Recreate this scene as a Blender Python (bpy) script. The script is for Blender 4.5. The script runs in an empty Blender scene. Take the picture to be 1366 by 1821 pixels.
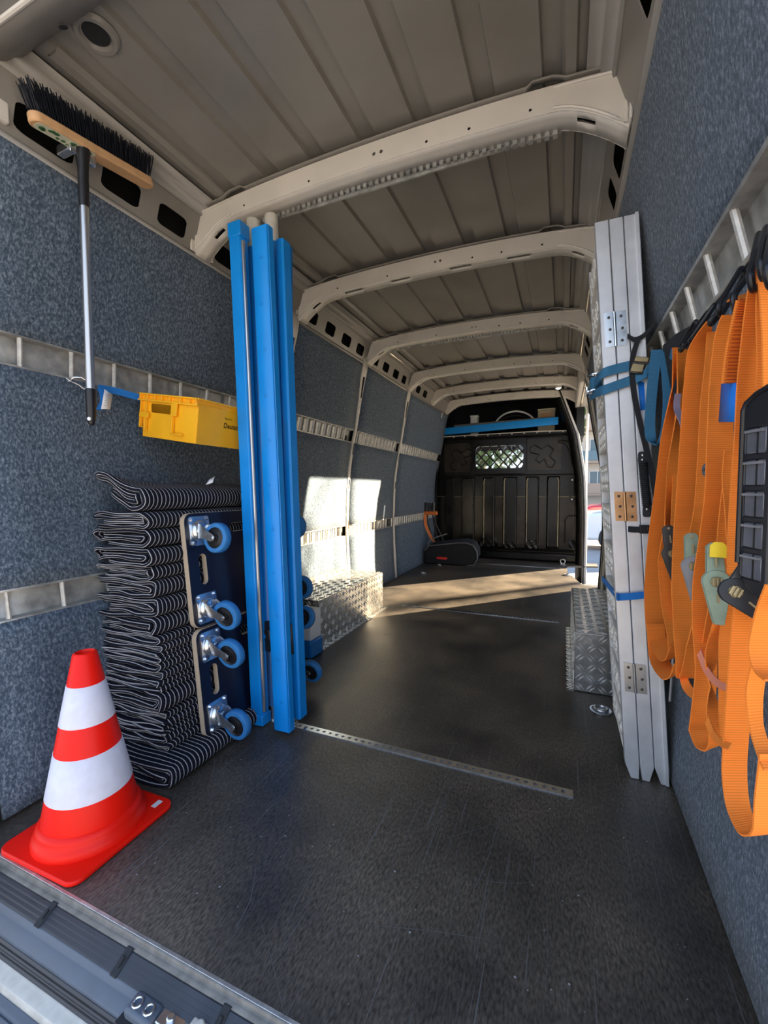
import bpy, bmesh, math, random
from mathutils import Vector, Matrix
R = math.radians
random.seed(7)

# ------------------------------------------------------------------ camera, sky, sun, exposure
scene = bpy.context.scene
COL = scene.collection
CAM_POS = Vector((0, 0, .85))
F_PX, CX, CY = 758.0, 683.0, 910.5
def _axes():
    dy = Vector((1003 - CX, 870 - CY, F_PX)).normalized()
    dx = -Vector((-1110 - CX, 880 - CY, F_PX)); dx = (dx - dx.dot(dy) * dy).normalized()
    dz = dx.cross(dy)
    if dz.y > 0: dz = -dz
    return Matrix((dx, dy, dz))
RM = _axes()
cd = bpy.data.cameras.new('camera'); cam = bpy.data.objects.new('camera', cd); COL.objects.link(cam)
cd.sensor_fit = 'VERTICAL'; cd.sensor_height = 36; cd.lens = F_PX / 1821 * 36
cd.clip_start = .02; cd.clip_end = 300
c0, c1, c2 = RM.col[0], -RM.col[1], -RM.col[2]
cam.matrix_world = Matrix(((c0.x, c1.x, c2.x, CAM_POS.x), (c0.y, c1.y, c2.y, CAM_POS.y), (c0.z, c1.z, c2.z, CAM_POS.z), (0, 0, 0, 1)))
scene.camera = cam

w = bpy.data.worlds.new('sky'); scene.world = w; w.use_nodes = True
nt = w.node_tree; nt.nodes.clear()
wo = nt.nodes.new('ShaderNodeOutputWorld'); bg = nt.nodes.new('ShaderNodeBackground')
tc = nt.nodes.new('ShaderNodeTexCoord'); sx = nt.nodes.new('ShaderNodeSeparateXYZ'); cr = nt.nodes.new('ShaderNodeValToRGB')
nt.links.new(tc.outputs['Generated'], sx.inputs[0]); nt.links.new(sx.outputs['Z'], cr.inputs['Fac'])
cr.color_ramp.elements[0].color = (.82, .88, .95, 1); cr.color_ramp.elements[1].color = (.25, .45, .85, 1)
nt.links.new(cr.outputs['Color'], bg.inputs['Color']); nt.links.new(bg.outputs[0], wo.inputs[0])
bg.inputs['Strength'].default_value = 1.7

SUN_DIR = Vector((-.689, -.725, -.298))      # the way the light travels
sl = bpy.data.lights.new('sun', 'SUN'); sl.energy = 47; sl.angle = R(.6); sl.color = (1, .80, .54)
so = bpy.data.objects.new('sun', sl); COL.objects.link(so); so.rotation_euler = SUN_DIR.to_track_quat('-Z', 'Y').to_euler()

vs = scene.view_settings; vs.view_transform = 'Standard'; vs.look = 'None'; vs.gamma = 1; vs.use_curve_mapping = False
vs.exposure = 0.30
scene.cycles.max_bounces = 12; scene.cycles.diffuse_bounces = 7; scene.cycles.glossy_bounces = 6
scene.cycles.sample_clamp_indirect = 8

# ------------------------------------------------------------------ helpers
def ray(px, py): return RM @ Vector((px - CX, py - CY, F_PX))
def atx(px, py, x): d = ray(px, py); return CAM_POS + d * ((x - CAM_POS.x) / d.x)
def aty(px, py, y): d = ray(px, py); return CAM_POS + d * (y / d.y)

def _rgb(c): return (c[0], c[1], c[2], 1)
def mat(name, col, rough=.6, metal=0, spec=.5, bump=0, bscale=200, vary=0, vscale=8, emit=None, estr=1, trans=0, coat=0, alpha=1, sheen=0):
    m = bpy.data.materials.new(name); m.use_nodes = True
    n = m.node_tree; b = n.nodes['Principled BSDF']
    b.inputs['Base Color'].default_value = _rgb(col); b.inputs['Roughness'].default_value = rough
    b.inputs['Metallic'].default_value = metal; b.inputs['Specular IOR Level'].default_value = spec
    b.inputs['Coat Weight'].default_value = coat; b.inputs['Transmission Weight'].default_value = trans
    b.inputs['Alpha'].default_value = alpha; b.inputs['Sheen Weight'].default_value = sheen
    if emit: b.inputs['Emission Color'].default_value = _rgb(emit); b.inputs['Emission Strength'].default_value = estr
    if vary or bump:
        t = n.nodes.new('ShaderNodeTexCoord')
    if vary:
        no = n.nodes.new('ShaderNodeTexNoise'); no.inputs['Scale'].default_value = vscale; no.inputs['Detail'].default_value = 6
        n.links.new(t.outputs['Object'], no.inputs['Vector'])
        r = n.nodes.new('ShaderNodeValToRGB'); r.color_ramp.elements[0].position = .3; r.color_ramp.elements[1].position = .7
        r.color_ramp.elements[0].color = _rgb([c * (1 - vary) for c in col]); r.color_ramp.elements[1].color = _rgb([min(1, c * (1 + vary)) for c in col])
        n.links.new(no.outputs['Fac'], r.inputs['Fac']); n.links.new(r.outputs['Color'], b.inputs['Base Color'])
        ma = n.nodes.new('ShaderNodeMapRange'); ma.inputs['To Min'].default_value = max(.04, rough - .12); ma.inputs['To Max'].default_value = min(1, rough + .12)
        n.links.new(no.outputs['Fac'], ma.inputs['Value']); n.links.new(ma.outputs['Result'], b.inputs['Roughness'])
    if bump:
        nb = n.nodes.new('ShaderNodeTexNoise'); nb.inputs['Scale'].default_value = bscale; nb.inputs['Detail'].default_value = 3
        n.links.new(t.outputs['Object'], nb.inputs['Vector'])
        bu = n.nodes.new('ShaderNodeBump'); bu.inputs['Strength'].default_value = bump; bu.inputs['Distance'].default_value = .002
        n.links.new(nb.outputs['Fac'], bu.inputs['Height']); n.links.new(bu.outputs[0], b.inputs['Normal'])
    return m

def carpet_mat():
    m = mat('blue_grey_felt', (.1, .13, .18), .95, spec=.1, sheen=.15)
    n = m.node_tree; b = n.nodes['Principled BSDF']; t = n.nodes.new('ShaderNodeTexCoord')
    a = n.nodes.new('ShaderNodeTexNoise'); a.inputs['Scale'].default_value = 150; a.inputs['Detail'].default_value = 4; a.inputs['Roughness'].default_value = .75
    mp = n.nodes.new('ShaderNodeMapping'); mp.inputs['Scale'].default_value = (1, 1, .6); n.links.new(t.outputs['Object'], mp.inputs[0])
    n.links.new(mp.outputs[0], a.inputs['Vector'])
    r = n.nodes.new('ShaderNodeValToRGB'); e = r.color_ramp.elements
    e[0].position = .30; e[0].color = (.024, .036, .054, 1); e[1].position = .70; e[1].color = (.27, .32, .38, 1)
    k = e.new(.50); k.color = (.085, .118, .160, 1)
    n.links.new(a.outputs['Fac'], r.inputs['Fac']); n.links.new(r.outputs['Color'], b.inputs['Base Color'])
    bu = n.nodes.new('ShaderNodeBump'); bu.inputs['Strength'].default_value = .6; bu.inputs['Distance'].default_value = .004
    n.links.new(a.outputs['Fac'], bu.inputs['Height']); n.links.new(bu.outputs[0], b.inputs['Normal'])
    return m

def floor_mat():
    m = mat('phenolic_plywood', (.03, .028, .027), .5, spec=.7)
    n = m.node_tree; b = n.nodes['Principled BSDF']; t = n.nodes.new('ShaderNodeTexCoord')
    def noise(scale, det, vec=None, sc=None, rot=0):
        no = n.nodes.new('ShaderNodeTexNoise'); no.inputs['Scale'].default_value = scale; no.inputs['Detail'].default_value = det
        if sc:
            mp = n.nodes.new('ShaderNodeMapping'); mp.inputs['Scale'].default_value = sc; mp.inputs['Rotation'].default_value = (0, 0, rot)
            n.links.new(t.outputs['Object'], mp.inputs[0]); n.links.new(mp.outputs[0], no.inputs['Vector'])
        else: n.links.new(t.outputs['Object'], no.inputs['Vector'])
        return no
    big = noise(3.2, 7); fine = noise(210, 4, sc=(1, .4, 1), rot=.5)
    r = n.nodes.new('ShaderNodeValToRGB'); r.color_ramp.elements[0].position = .32; r.color_ramp.elements[1].position = .7
    r.color_ramp.elements[0].color = (.026, .023, .021, 1); r.color_ramp.elements[1].color = (.115, .092, .068, 1)
    n.links.new(big.outputs['Fac'], r.inputs['Fac'])
    mx = n.nodes.new('ShaderNodeMix'); mx.data_type = 'RGBA'; mx.blend_type = 'MULTIPLY'; mx.inputs[0].default_value = .8
    rf = n.nodes.new('ShaderNodeMapRange'); rf.inputs['From Min'].default_value = .3; rf.inputs['From Max'].default_value = .7; rf.inputs['To Min'].default_value = .3; rf.inputs['To Max'].default_value = 2.0
    n.links.new(fine.outputs['Fac'], rf.inputs['Value']); n.links.new(r.outputs['Color'], mx.inputs[6]); n.links.new(rf.outputs['Result'], mx.inputs[7])
    # scuffs: two directions of long thin scratches
    cur = mx.outputs[2]
    for sc, rot, th, amt in (((170, 1.6, 1), .12, .655, .12), ((150, 1.8, 1), -.55, .66, .14), ((200, 3.2, 1), .9, .66, .13), ((160, 3.5, 1), 1.3, .66, .12)):
        s = noise(1.0, 5, sc=sc, rot=rot)
        th_ = n.nodes.new('ShaderNodeMapRange'); th_.inputs['From Min'].default_value = th; th_.inputs['From Max'].default_value = th + .05
        n.links.new(s.outputs['Fac'], th_.inputs['Value'])
        m2 = n.nodes.new('ShaderNodeMix'); m2.data_type = 'RGBA'; m2.inputs[7].default_value = (amt, amt * .98, amt * .96, 1)
        mm = n.nodes.new('ShaderNodeMath'); mm.operation = 'MULTIPLY'; mm.inputs[1].default_value = .8
        n.links.new(th_.outputs['Result'], mm.inputs[0]); n.links.new(mm.outputs[0], m2.inputs[0]); n.links.new(cur, m2.inputs[6]); cur = m2.outputs[2]
    n.links.new(cur, b.inputs['Base Color'])
    rr = n.nodes.new('ShaderNodeMapRange'); rr.inputs['To Min'].default_value = .32; rr.inputs['To Max'].default_value = .62
    n.links.new(big.outputs['Fac'], rr.inputs['Value']); n.links.new(rr.outputs['Result'], b.inputs['Roughness'])
    bu = n.nodes.new('ShaderNodeBump'); bu.inputs['Strength'].default_value = .25; bu.inputs['Distance'].default_value = .001
    n.links.new(fine.outputs['Fac'], bu.inputs['Height']); n.links.new(bu.outputs[0], b.inputs['Normal'])
    return m

def stripe_mat():            # uv.x = metres along the blanket
    m = mat('striped_quilting', (.012, .013, .022), .9, spec=.15)
    n = m.node_tree; b = n.nodes['Principled BSDF']; u = n.nodes.new('ShaderNodeUVMap'); s = n.nodes.new('ShaderNodeSeparateXYZ')
    n.links.new(u.outputs[0], s.inputs[0])
    mu = n.nodes.new('ShaderNodeMath'); mu.operation = 'MULTIPLY'; mu.inputs[1].default_value = 1 / .0145
    fr = n.nodes.new('ShaderNodeMath'); fr.operation = 'FRACT'; gt = n.nodes.new('ShaderNodeMath'); gt.operation = 'LESS_THAN'; gt.inputs[1].default_value = .17
    n.links.new(s.outputs['X'], mu.inputs[0]); n.links.new(mu.outputs[0], fr.inputs[0]); n.links.new(fr.outputs[0], gt.inputs[0])
    mx = n.nodes.new('ShaderNodeMix'); mx.data_type = 'RGBA'; mx.inputs[6].default_value = (.010, .011, .019, 1); mx.inputs[7].default_value = (.42, .41, .42, 1)
    n.links.new(gt.outputs[0], mx.inputs[0]); n.links.new(mx.outputs[2], b.inputs['Base Color'])
    bu = n.nodes.new('ShaderNodeBump'); bu.inputs['Strength'].default_value = .8; bu.inputs['Distance'].default_value = .003
    sn = n.nodes.new('ShaderNodeMath'); sn.operation = 'PINGPONG'; sn.inputs[1].default_value = .5
    n.links.new(mu.outputs[0], sn.inputs[0]); n.links.new(sn.outputs[0], bu.inputs['Height']); n.links.new(bu.outputs[0], b.inputs['Normal'])
    return m

def web_mat(name, col):      # webbing: uv.x metres along the strap
    m = mat(name, col, .75, spec=.3)
    n = m.node_tree; b = n.nodes['Principled BSDF']; u = n.nodes.new('ShaderNodeUVMap'); s = n.nodes.new('ShaderNodeSeparateXYZ')
    n.links.new(u.outputs[0], s.inputs[0])
    mu = n.nodes.new('ShaderNodeMath'); mu.operation = 'MULTIPLY'; mu.inputs[1].default_value = 1 / .0030
    pp = n.nodes.new('ShaderNodeMath'); pp.operation = 'PINGPONG'; pp.inputs[1].default_value = .5
    n.links.new(s.outputs['X'], mu.inputs[0]); n.links.new(mu.outputs[0], pp.inputs[0])
    mr = n.nodes.new('ShaderNodeMapRange'); mr.inputs['From Max'].default_value = .5; mr.inputs['To Min'].default_value = .78; mr.inputs['To Max'].default_value = 1.12
    n.links.new(pp.outputs[0], mr.inputs['Value'])
    mx = n.nodes.new('ShaderNodeMix'); mx.data_type = 'RGBA'; mx.blend_type = 'MULTIPLY'; mx.inputs[0].default_value = 1; mx.inputs[6].default_value = _rgb(col)
    n.links.new(mr.outputs['Result'], mx.inputs[7]); n.links.new(mx.outputs[2], b.inputs['Base Color'])
    bu = n.nodes.new('ShaderNodeBump'); bu.inputs['Strength'].default_value = .5; bu.inputs['Distance'].default_value = .001
    n.links.new(pp.outputs[0], bu.inputs['Height']); n.links.new(bu.outputs[0], b.inputs['Normal'])
    return m

def ply_mat():
    m = mat('ply_edge', (.62, .5, .36), .7)
    n = m.node_tree; b = n.nodes['Principled BSDF']; t = n.nodes.new('ShaderNodeTexCoord'); s = n.nodes.new('ShaderNodeSeparateXYZ')
    n.links.new(t.outputs['Object'], s.inputs[0]); mu = n.nodes.new('ShaderNodeMath'); mu.operation = 'MULTIPLY'; mu.inputs[1].default_value = 420
    pp = n.nodes.new('ShaderNodeMath'); pp.operation = 'PINGPONG'; pp.inputs[1].default_value = .5
    n.links.new(s.outputs['X'], mu.inputs[0]); n.links.new(mu.outputs[0], pp.inputs[0])
    mx = n.nodes.new('ShaderNodeMix'); mx.data_type = 'RGBA'; mx.inputs[6].default_value = (.50, .38, .25, 1); mx.inputs[7].default_value = (.75, .66, .53, 1)
    n.links.new(pp.outputs[0], mx.inputs[0]); n.links.new(mx.outputs[2], b.inputs['Base Color'])
    return m

M = dict(
    carpet=carpet_mat(), floor=floor_mat(), stripe=stripe_mat(), ply=ply_mat(),
    orange=web_mat('orange_webbing', (1.0, .27, .035)), blueweb=web_mat('blue_webbing', (.05, .2, .36)), brightweb=web_mat('bright_blue_webbing', (.02, .2, .62)),
    paint=mat('grey_primer_paint', (.25, .232, .205), .36, spec=.5, vary=.1, vscale=5, bump=.04, bscale=300),
    bow=mat('lit_primer_paint', (.72, .68, .61), .32, spec=.6, vary=.06, vscale=8, bump=.03, bscale=300),  # bow: pale primer, brightened further for the rear sky light on it
    post=mat('wall_post_paint', (.62, .58, .52), .4, vary=.08, vscale=9),
    galv=mat('galvanised_rail', (.40, .40, .38), .48, metal=.45, vary=.32, vscale=26, bump=.1, bscale=60),
    rung=mat('rail_rung', (.62, .60, .55), .4, metal=.3, vary=.2, vscale=60),
    dark=mat('void_shade', (.012, .012, .013), .9), shell=mat('body_paint_white', (.75, .76, .77), .35, coat=.5),  # dark: near-black colour stands for the shade in cavities and holes
    blackpaint=mat('black_pressed_steel', (.009, .008, .0075), .22, spec=.28, vary=.25, vscale=3, bump=.03, bscale=7),
    brownblack=mat('brownish_black_steel', (.026, .021, .016), .24, spec=.3, vary=.5, vscale=4, bump=.06, bscale=9),  # browner black for the lower skins and side plates
    ridge=mat('lit_ridge', (.26, .21, .11), .4, spec=.6, vary=.4, vscale=12),  # ridge: yellowish highlight of the lit edges put into the colour
    alu=mat('ramp_aluminium', (.74, .75, .77), .40, metal=.5, vary=.1, vscale=14, bump=.03, bscale=80),
    chequer=mat('chequer_aluminium', (.40, .39, .365), .24, metal=.8, vary=.12, vscale=30), tear=mat('chequer_raised', (.95, .93, .89), .3, metal=.4), tread=mat('lit_tread_aluminium', (.90, .88, .83), .5, metal=.15, vary=.08, vscale=30), dulledge=mat('dull_edge_strip', (.20, .185, .16), .5, metal=.2, vary=.3, vscale=40),  # tread: aluminium whitened for the light from the side door
    zinc=mat('zinc_plate', (.72, .75, .78), .22, metal=.95, vary=.08, vscale=40), brass=mat('brass_hinge', (.62, .36, .18), .35, metal=.8, vary=.15, vscale=30),
    steel=mat('steel', (.55, .55, .55), .3, metal=.9), darksteel=mat('gunmetal_steel', (.09, .085, .08), .3, metal=.8),
    green=mat('green_zinc_plate', (.26, .33, .24), .42, metal=.4, vary=.15, vscale=40), yzinc=mat('yellow_zinc', (.42, .33, .18), .35, metal=.8), greyplate=mat('grey_plate', (.26, .26, .27), .45, metal=.4, vary=.15, vscale=40),
    yellow=mat('yellow_paint', (.85, .62, .02), .4), crate=mat('crate_yellow', (.92, .46, .012), .36, vary=.05, vscale=12), black=mat('black_plastic', (.012, .012, .014), .35), rubber=mat('black_rubber', (.02, .021, .024), .7),
    blue=mat('blue_plastic', (.003, .27, .78), .34, spec=.5, vary=.06, vscale=10), bluedeep=mat('blue_tube', (.004, .17, .52), .3), tyre=mat('blue_tyre', (.03, .19, .48), .5, vary=.1, vscale=60), tyre2=mat('blue_grey_tread', (.05, .10, .17), .6),
    beige=mat('grey_tube', (.60, .57, .50), .4, vary=.12, vscale=50), board=mat('dolly_film_face', (.006, .007, .022), .32),
    red=mat('cone_red', (.95, .010, .002), .42, spec=.3, bump=.05, bscale=70), white=mat('reflective_white', (.74, .72, .80), .45, vary=.05, vscale=40), paper=mat('white_label', (.82, .84, .85), .6),
    bristle=mat('dark_bristle', (.008, .01, .018), .6), wood=mat('beech_wood', (.62, .36, .17), .5, vary=.12, vscale=30), greenprint=mat('green_print', (.05, .14, .04), .6), cream=mat('cream_print', (.62, .6, .42), .6),
    tag=mat('blue_label', (.006, .21, .78), .6), ink=mat('label_ink', (.01, .02, .07), .7), inkblack=mat('black_print', (.02, .02, .02), .6),
    sill=mat('grey_sill_plastic', (.10, .125, .16), .45, vary=.12, vscale=20, bump=.08, bscale=300), sillrib=mat('dark_sill_rubber', (.035, .04, .05), .45, vary=.2, vscale=20), silver=mat('aluminium_edge', (.55, .53, .5), .35, metal=.7, vary=.25, vscale=50, bump=.3, bscale=90),
    clear=mat('smoked_clear_plastic', (.12, .12, .13), .18, spec=.6, coat=.5, vary=.25, vscale=30), felt=mat('charcoal_felt', (.02, .022, .026), .95, bump=.3, bscale=300), redtag=mat('red_reflector', (.9, .03, .03), .3, emit=None),
    lamp=mat('lamp_lens', (1, 1, 1), .3, emit=(1, .98, .95), estr=9), glass=mat('window_glass', (.9, .95, .95), .03, trans=1), tan=mat('tan_box', (.5, .42, .3), .7), orangepl=mat('orange_plastic', (.8, .2, .03), .5),
    asphalt=mat('street_paving', (.30, .29, .28), .9, vary=.15, vscale=1.5), facade=mat('pale_render', (.66, .62, .55), .8), facade2=mat('balcony_band', (.42, .33, .26), .8), pane=mat('facade_glass', (.12, .2, .24), .15), carred=mat('red_car_paint', (.55, .02, .03), .3, coat=.6), carwhite=mat('white_car_paint', (.75, .78, .8), .3, coat=.6),
    bark=mat('bark', (.09, .07, .05), .9), leaf=mat('leaves', (.07, .12, .035), .7),
)

class MB:
    def __init__(s): s.v = []; s.f = []; s.uv = {}; s.mi = []; s.cur = 0
    def add(s, vs_, fs, uvs=None):
        o = len(s.v); s.v += [tuple(a) for a in vs_]
        for k, f in enumerate(fs):
            if uvs: s.uv[len(s.f)] = uvs[k]
            s.f.append(tuple(i + o for i in f)); s.mi.append(s.cur)
        return s
    def box(s, lo, hi, mx=None):
        x0, y0, z0 = lo; x1, y1, z1 = hi
        vs_ = [(x0, y0, z0), (x1, y0, z0), (x1, y1, z0), (x0, y1, z0), (x0, y0, z1), (x1, y0, z1), (x1, y1, z1), (x0, y1, z1)]
        if mx: vs_ = [mx @ Vector(v) for v in vs_]
        return s.add(vs_, [(0, 3, 2, 1), (4, 5, 6, 7), (0, 1, 5, 4), (1, 2, 6, 5), (2, 3, 7, 6), (3, 0, 4, 7)])
    def hexa(s, vs_): return s.add(vs_, [(0, 3, 2, 1), (4, 5, 6, 7), (0, 1, 5, 4), (1, 2, 6, 5), (2, 3, 7, 6), (3, 0, 4, 7)])
    def tube(s, pts, r, n=10, closed=False, cap=True, up=None):
        pts = [Vector(p) for p in pts]; m = len(pts); rr = r if isinstance(r, (list, tuple)) else [r] * m
        vs_ = []; prev = None
        for i, p in enumerate(pts):
            a = pts[(i - 1) % m] if (closed or i > 0) else p; b = pts[(i + 1) % m] if (closed or i < m - 1) else p
            d = (b - a).normalized()
            if prev is None:
                h = Vector((0, 0, 1)) if abs(d.z) < .9 else Vector((1, 0, 0)); u = d.cross(h).normalized()
            else: u = (prev - prev.dot(d) * d).normalized()
            prev = u; q = d.cross(u)
            for k in range(n):
                t = 2 * math.pi * k / n; vs_.append(p + (u * math.cos(t) + q * math.sin(t)) * rr[i])
        fs = []
        for i in range(m if closed else m - 1):
            j = (i + 1) % m
            for k in range(n): fs.append((i * n + k, i * n + (k + 1) % n, j * n + (k + 1) % n, j * n + k))
        if not closed and cap: fs.append(tuple(range(n))[::-1]); fs.append(tuple((m - 1) * n + k for k in range(n)))
        return s.add(vs_, fs)
    def cyl(s, a, b, r, n=16, r2=None): return s.tube([a, b], [r, r2 if r2 is not None else r], n)
    def lathe(s, prof, c, ax=(0, 0, 1), n=32):
        ax = Vector(ax).normalized(); c = Vector(c); h = Vector((0, 0, 1)) if abs(ax.z) < .9 else Vector((1, 0, 0)); u = ax.cross(h).normalized(); q = ax.cross(u)
        vs_ = []; m = len(prof)
        for r, t in prof:
            for k in range(n):
                g = 2 * math.pi * k / n; vs_.append(c + ax * t + (u * math.cos(g) + q * math.sin(g)) * max(r, 1e-5))
        fs = [(i * n + k, i * n + (k + 1) % n, (i + 1) * n + (k + 1) % n, (i + 1) * n + k) for i in range(m - 1) for k in range(n)]
        return s.add(vs_, fs)
    def prism(s, poly, f0, f1):          # poly 2d -> f(u,v) front and back points
        n = len(poly); vs_ = [f0(*p) for p in poly] + [f1(*p) for p in poly]
        return s.add(vs_, [tuple(range(n)), tuple(range(2 * n - 1, n - 1, -1))] + [(i, i + n, (i + 1) % n + n, (i + 1) % n) for i in range(n)])
    def sweep(s, prof, a, b, close=False):   # prof: list of (Vector offset fn) ; straight sweep a->b
        n = len(prof); vs_ = [Vector(p) + Vector(a) for p in prof] + [Vector(p) + Vector(b) for p in prof]
        return s.add(vs_, [(i, (i + 1) % n, (i + 1) % n + n, i + n) for i in range(n if close else n - 1)])
    def grid(s, us, vs2, fn, hole=None):
        nu, nv = len(us), len(vs2); V = [fn(u, v) for u in us for v in vs2]; fs = []; 
        for i in range(nu - 1):
            for j in range(nv - 1):
                if hole and hole((us[i] + us[i + 1]) / 2, (vs2[j] + vs2[j + 1]) / 2): continue
                fs.append((i * nv + j, (i + 1) * nv + j, (i + 1) * nv + j + 1, i * nv + j + 1))
        return s.add(V, fs)
    def ribbon(s, pts, wd, width, thick=.0016, sub=6):
        """pts: Vectors; wd: one Vector or a list; width: number or list"""
        n = len(pts); wds = wd if isinstance(wd, list) else [wd] * n; ws = width if isinstance(width, list) else [width] * n
        P = []; W = []
        def cr_(a, b, c, d, t): return .5 * ((2 * b) + (c - a) * t + (2 * a - 5 * b + 4 * c - d) * t * t + (3 * b - a - 3 * c + d) * t ** 3)
        for i in range(n - 1):
            g = lambda L, k: L[max(0, min(n - 1, k))]
            for j in range(sub + (1 if i == n - 2 else 0)):
                t = j / sub
                P.append(cr_(g(pts, i - 1), pts[i], pts[i + 1], g(pts, i + 2), t))
                W.append((wds[i].lerp(wds[i + 1], t)).normalized() * (ws[i] * (1 - t) + ws[i + 1] * t) / 2)
        V = []; L = 0; ls = []
        for i, p in enumerate(P):
            a = P[max(0, i - 1)]; b = P[min(len(P) - 1, i + 1)]; d = (b - a).normalized(); nn = d.cross(W[i]).normalized() * thick / 2
            V += [p - W[i] - nn, p + W[i] - nn, p + W[i] + nn, p - W[i] + nn]
            if i: L += (p - P[i - 1]).length
            ls.append(L)
        fs = []; uvs = []
        for i in range(len(P) - 1):
            for k in range(4):
                k2 = (k + 1) % 4; fs.append((4 * i + k, 4 * i + k2, 4 * i + 4 + k2, 4 * i + 4 + k)); uvs.append([(ls[i], k), (ls[i], k + 1), (ls[i + 1], k + 1), (ls[i + 1], k)])
        fs += [(3, 2, 1, 0), tuple(4 * (len(P) - 1) + k for k in range(4))]; uvs += [[(0, 0)] * 4] * 2
        return s.add(V, fs, uvs)
    def mesh(s, name, mats, smooth=.6):
        me = bpy.data.meshes.new(name); me.from_pydata(s.v, [], s.f)
        if not isinstance(mats, (list, tuple)): mats = [mats]
        for m in mats: me.materials.append(M[m] if isinstance(m, str) else m)
        if s.uv:
            ul = me.uv_layers.new(name='UVMap'); 
            for p in me.polygons:
                u = s.uv.get(p.index)
                if u:
                    for li, c in zip(p.loop_indices, u): ul.data[li].uv = c
        me.polygons.foreach_set('material_index', s.mi)
        if smooth:
            me.polygons.foreach_set('use_smooth', [True] * len(me.polygons)); me.set_sharp_from_angle(angle=smooth)
        me.update(); return me
    def build(s, name, mats, parent=None, smooth=.6, bevel=0, solid=0, fix=True, label=None):
        me = s.mesh(name, mats, smooth)
        if fix:
            bm = bmesh.new(); bm.from_mesh(me); bmesh.ops.recalc_face_normals(bm, faces=bm.faces); bm.to_mesh(me); bm.free()
            if smooth: me.set_sharp_from_angle(angle=smooth)
        o = bpy.data.objects.new(name, me); COL.objects.link(o)
        if parent is not None: o.parent = parent; o.matrix_parent_inverse = parent.matrix_basis.inverted()
        if solid:
            k = o.modifiers.new('solid', 'SOLIDIFY'); k.thickness = abs(solid); k.offset = -1 if solid > 0 else 1
        if bevel:
            k = o.modifiers.new('bevel', 'BEVEL'); k.width = bevel; k.segments = 2; k.limit_method = 'ANGLE'; k.angle_limit = R(40)
        if label: o['label'] = label
        return o

def empty(name, loc, label=None, cat=None, group=None, kind=None):
    o = bpy.data.objects.new(name, None); COL.objects.link(o); o.location = loc; o.empty_display_size = .05
    tag(o, label, cat, group, kind); return o
def tag(o, label=None, cat=None, group=None, kind=None):
    for k, v in (('label', label), ('category', cat), ('group', group), ('kind', kind)):
        if v: o[k] = v
    return o
def copy_tree(o, parent=None):
    c = o.copy(); COL.objects.link(c)
    if parent is not None: c.parent = parent
    for ch in o.children: copy_tree(ch, c)
    return c
def structure(name, label, cat='structure', loc=(0, 0, 0)):
    return empty(name, loc, label, cat, None, 'structure')

def round_rect(x0, y0, x1, y1, r, n=5):
    out = []
    for cx_, cy_, a0 in ((x1 - r, y1 - r, 0), (x0 + r, y1 - r, 90), (x0 + r, y0 + r, 180), (x1 - r, y0 + r, 270)):
        for k in range(n + 1): a = R(a0 + 90 * k / n); out.append((cx_ + r * math.cos(a), cy_ + r * math.sin(a)))
    return out
def circ(cx_, cy_, r, n=12, ry=None): return [(cx_ + r * math.cos(2 * math.pi * k / n), cy_ + (ry or r) * math.sin(2 * math.pi * k / n)) for k in range(n)]
def plate(name, outer, holes, thick, fn, mats, parent=None, label=None, bevel=0):
    """flat sheet with holes: filled 2d curve, then each (u, v, w) is sent through fn"""
    cu = bpy.data.curves.new('tmp', 'CURVE'); cu.dimensions = '2D'; cu.fill_mode = 'BOTH'; cu.extrude = thick / 2
    for loop in [outer] + holes:
        sp = cu.splines.new('POLY'); sp.points.add(len(loop) - 1); sp.use_cyclic_u = True
        for i, p in enumerate(loop): sp.points[i].co = (p[0], p[1], 0, 1)
    t = bpy.data.objects.new('tmp', cu); COL.objects.link(t)
    me = bpy.data.meshes.new_from_object(t); bpy.data.objects.remove(t); bpy.data.curves.remove(cu)
    me.name = name
    for v in me.vertices: v.co = fn(v.co.x, v.co.y, v.co.z)
    bm = bmesh.new(); bm.from_mesh(me); bmesh.ops.remove_doubles(bm, verts=bm.verts, dist=1e-5); bmesh.ops.recalc_face_normals(bm, faces=bm.faces); bm.to_mesh(me); bm.free()
    me.materials.clear(); me.materials.append(M[mats]); me.polygons.foreach_set('material_index', [0] * len(me.polygons))
    me.polygons.foreach_set('use_smooth', [True] * len(me.polygons)); me.set_sharp_from_angle(angle=.6)
    o = bpy.data.objects.new(name, me); COL.objects.link(o)
    if parent is not None: o.parent = parent; o.matrix_parent_inverse = parent.matrix_basis.inverted()
    if label: o['label'] = label
    if bevel:
        k = o.modifiers.new('bevel', 'BEVEL'); k.width = bevel; k.segments = 2; k.limit_method = 'ANGLE'; k.angle_limit = R(40)
    return o
def text_mesh(name, body, size, fn, m, parent, align='LEFT', bold=0):
    cu = bpy.data.curves.new('tmp', 'FONT'); cu.body = body; cu.size = size; cu.align_x = align; cu.extrude = .0004; cu.offset = bold
    t = bpy.data.objects.new('tmp', cu); COL.objects.link(t); me = bpy.data.meshes.new_from_object(t); bpy.data.objects.remove(t)
    me.name = name
    for v in me.vertices: v.co = fn(v.co.x, v.co.y, v.co.z)
    me.materials.clear(); me.materials.append(M[m]); me.polygons.foreach_set('material_index', [0] * len(me.polygons))
    o = bpy.data.objects.new(name, me); COL.objects.link(o); o.parent = parent; o.matrix_parent_inverse = parent.matrix_basis.inverted(); return o

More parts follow.
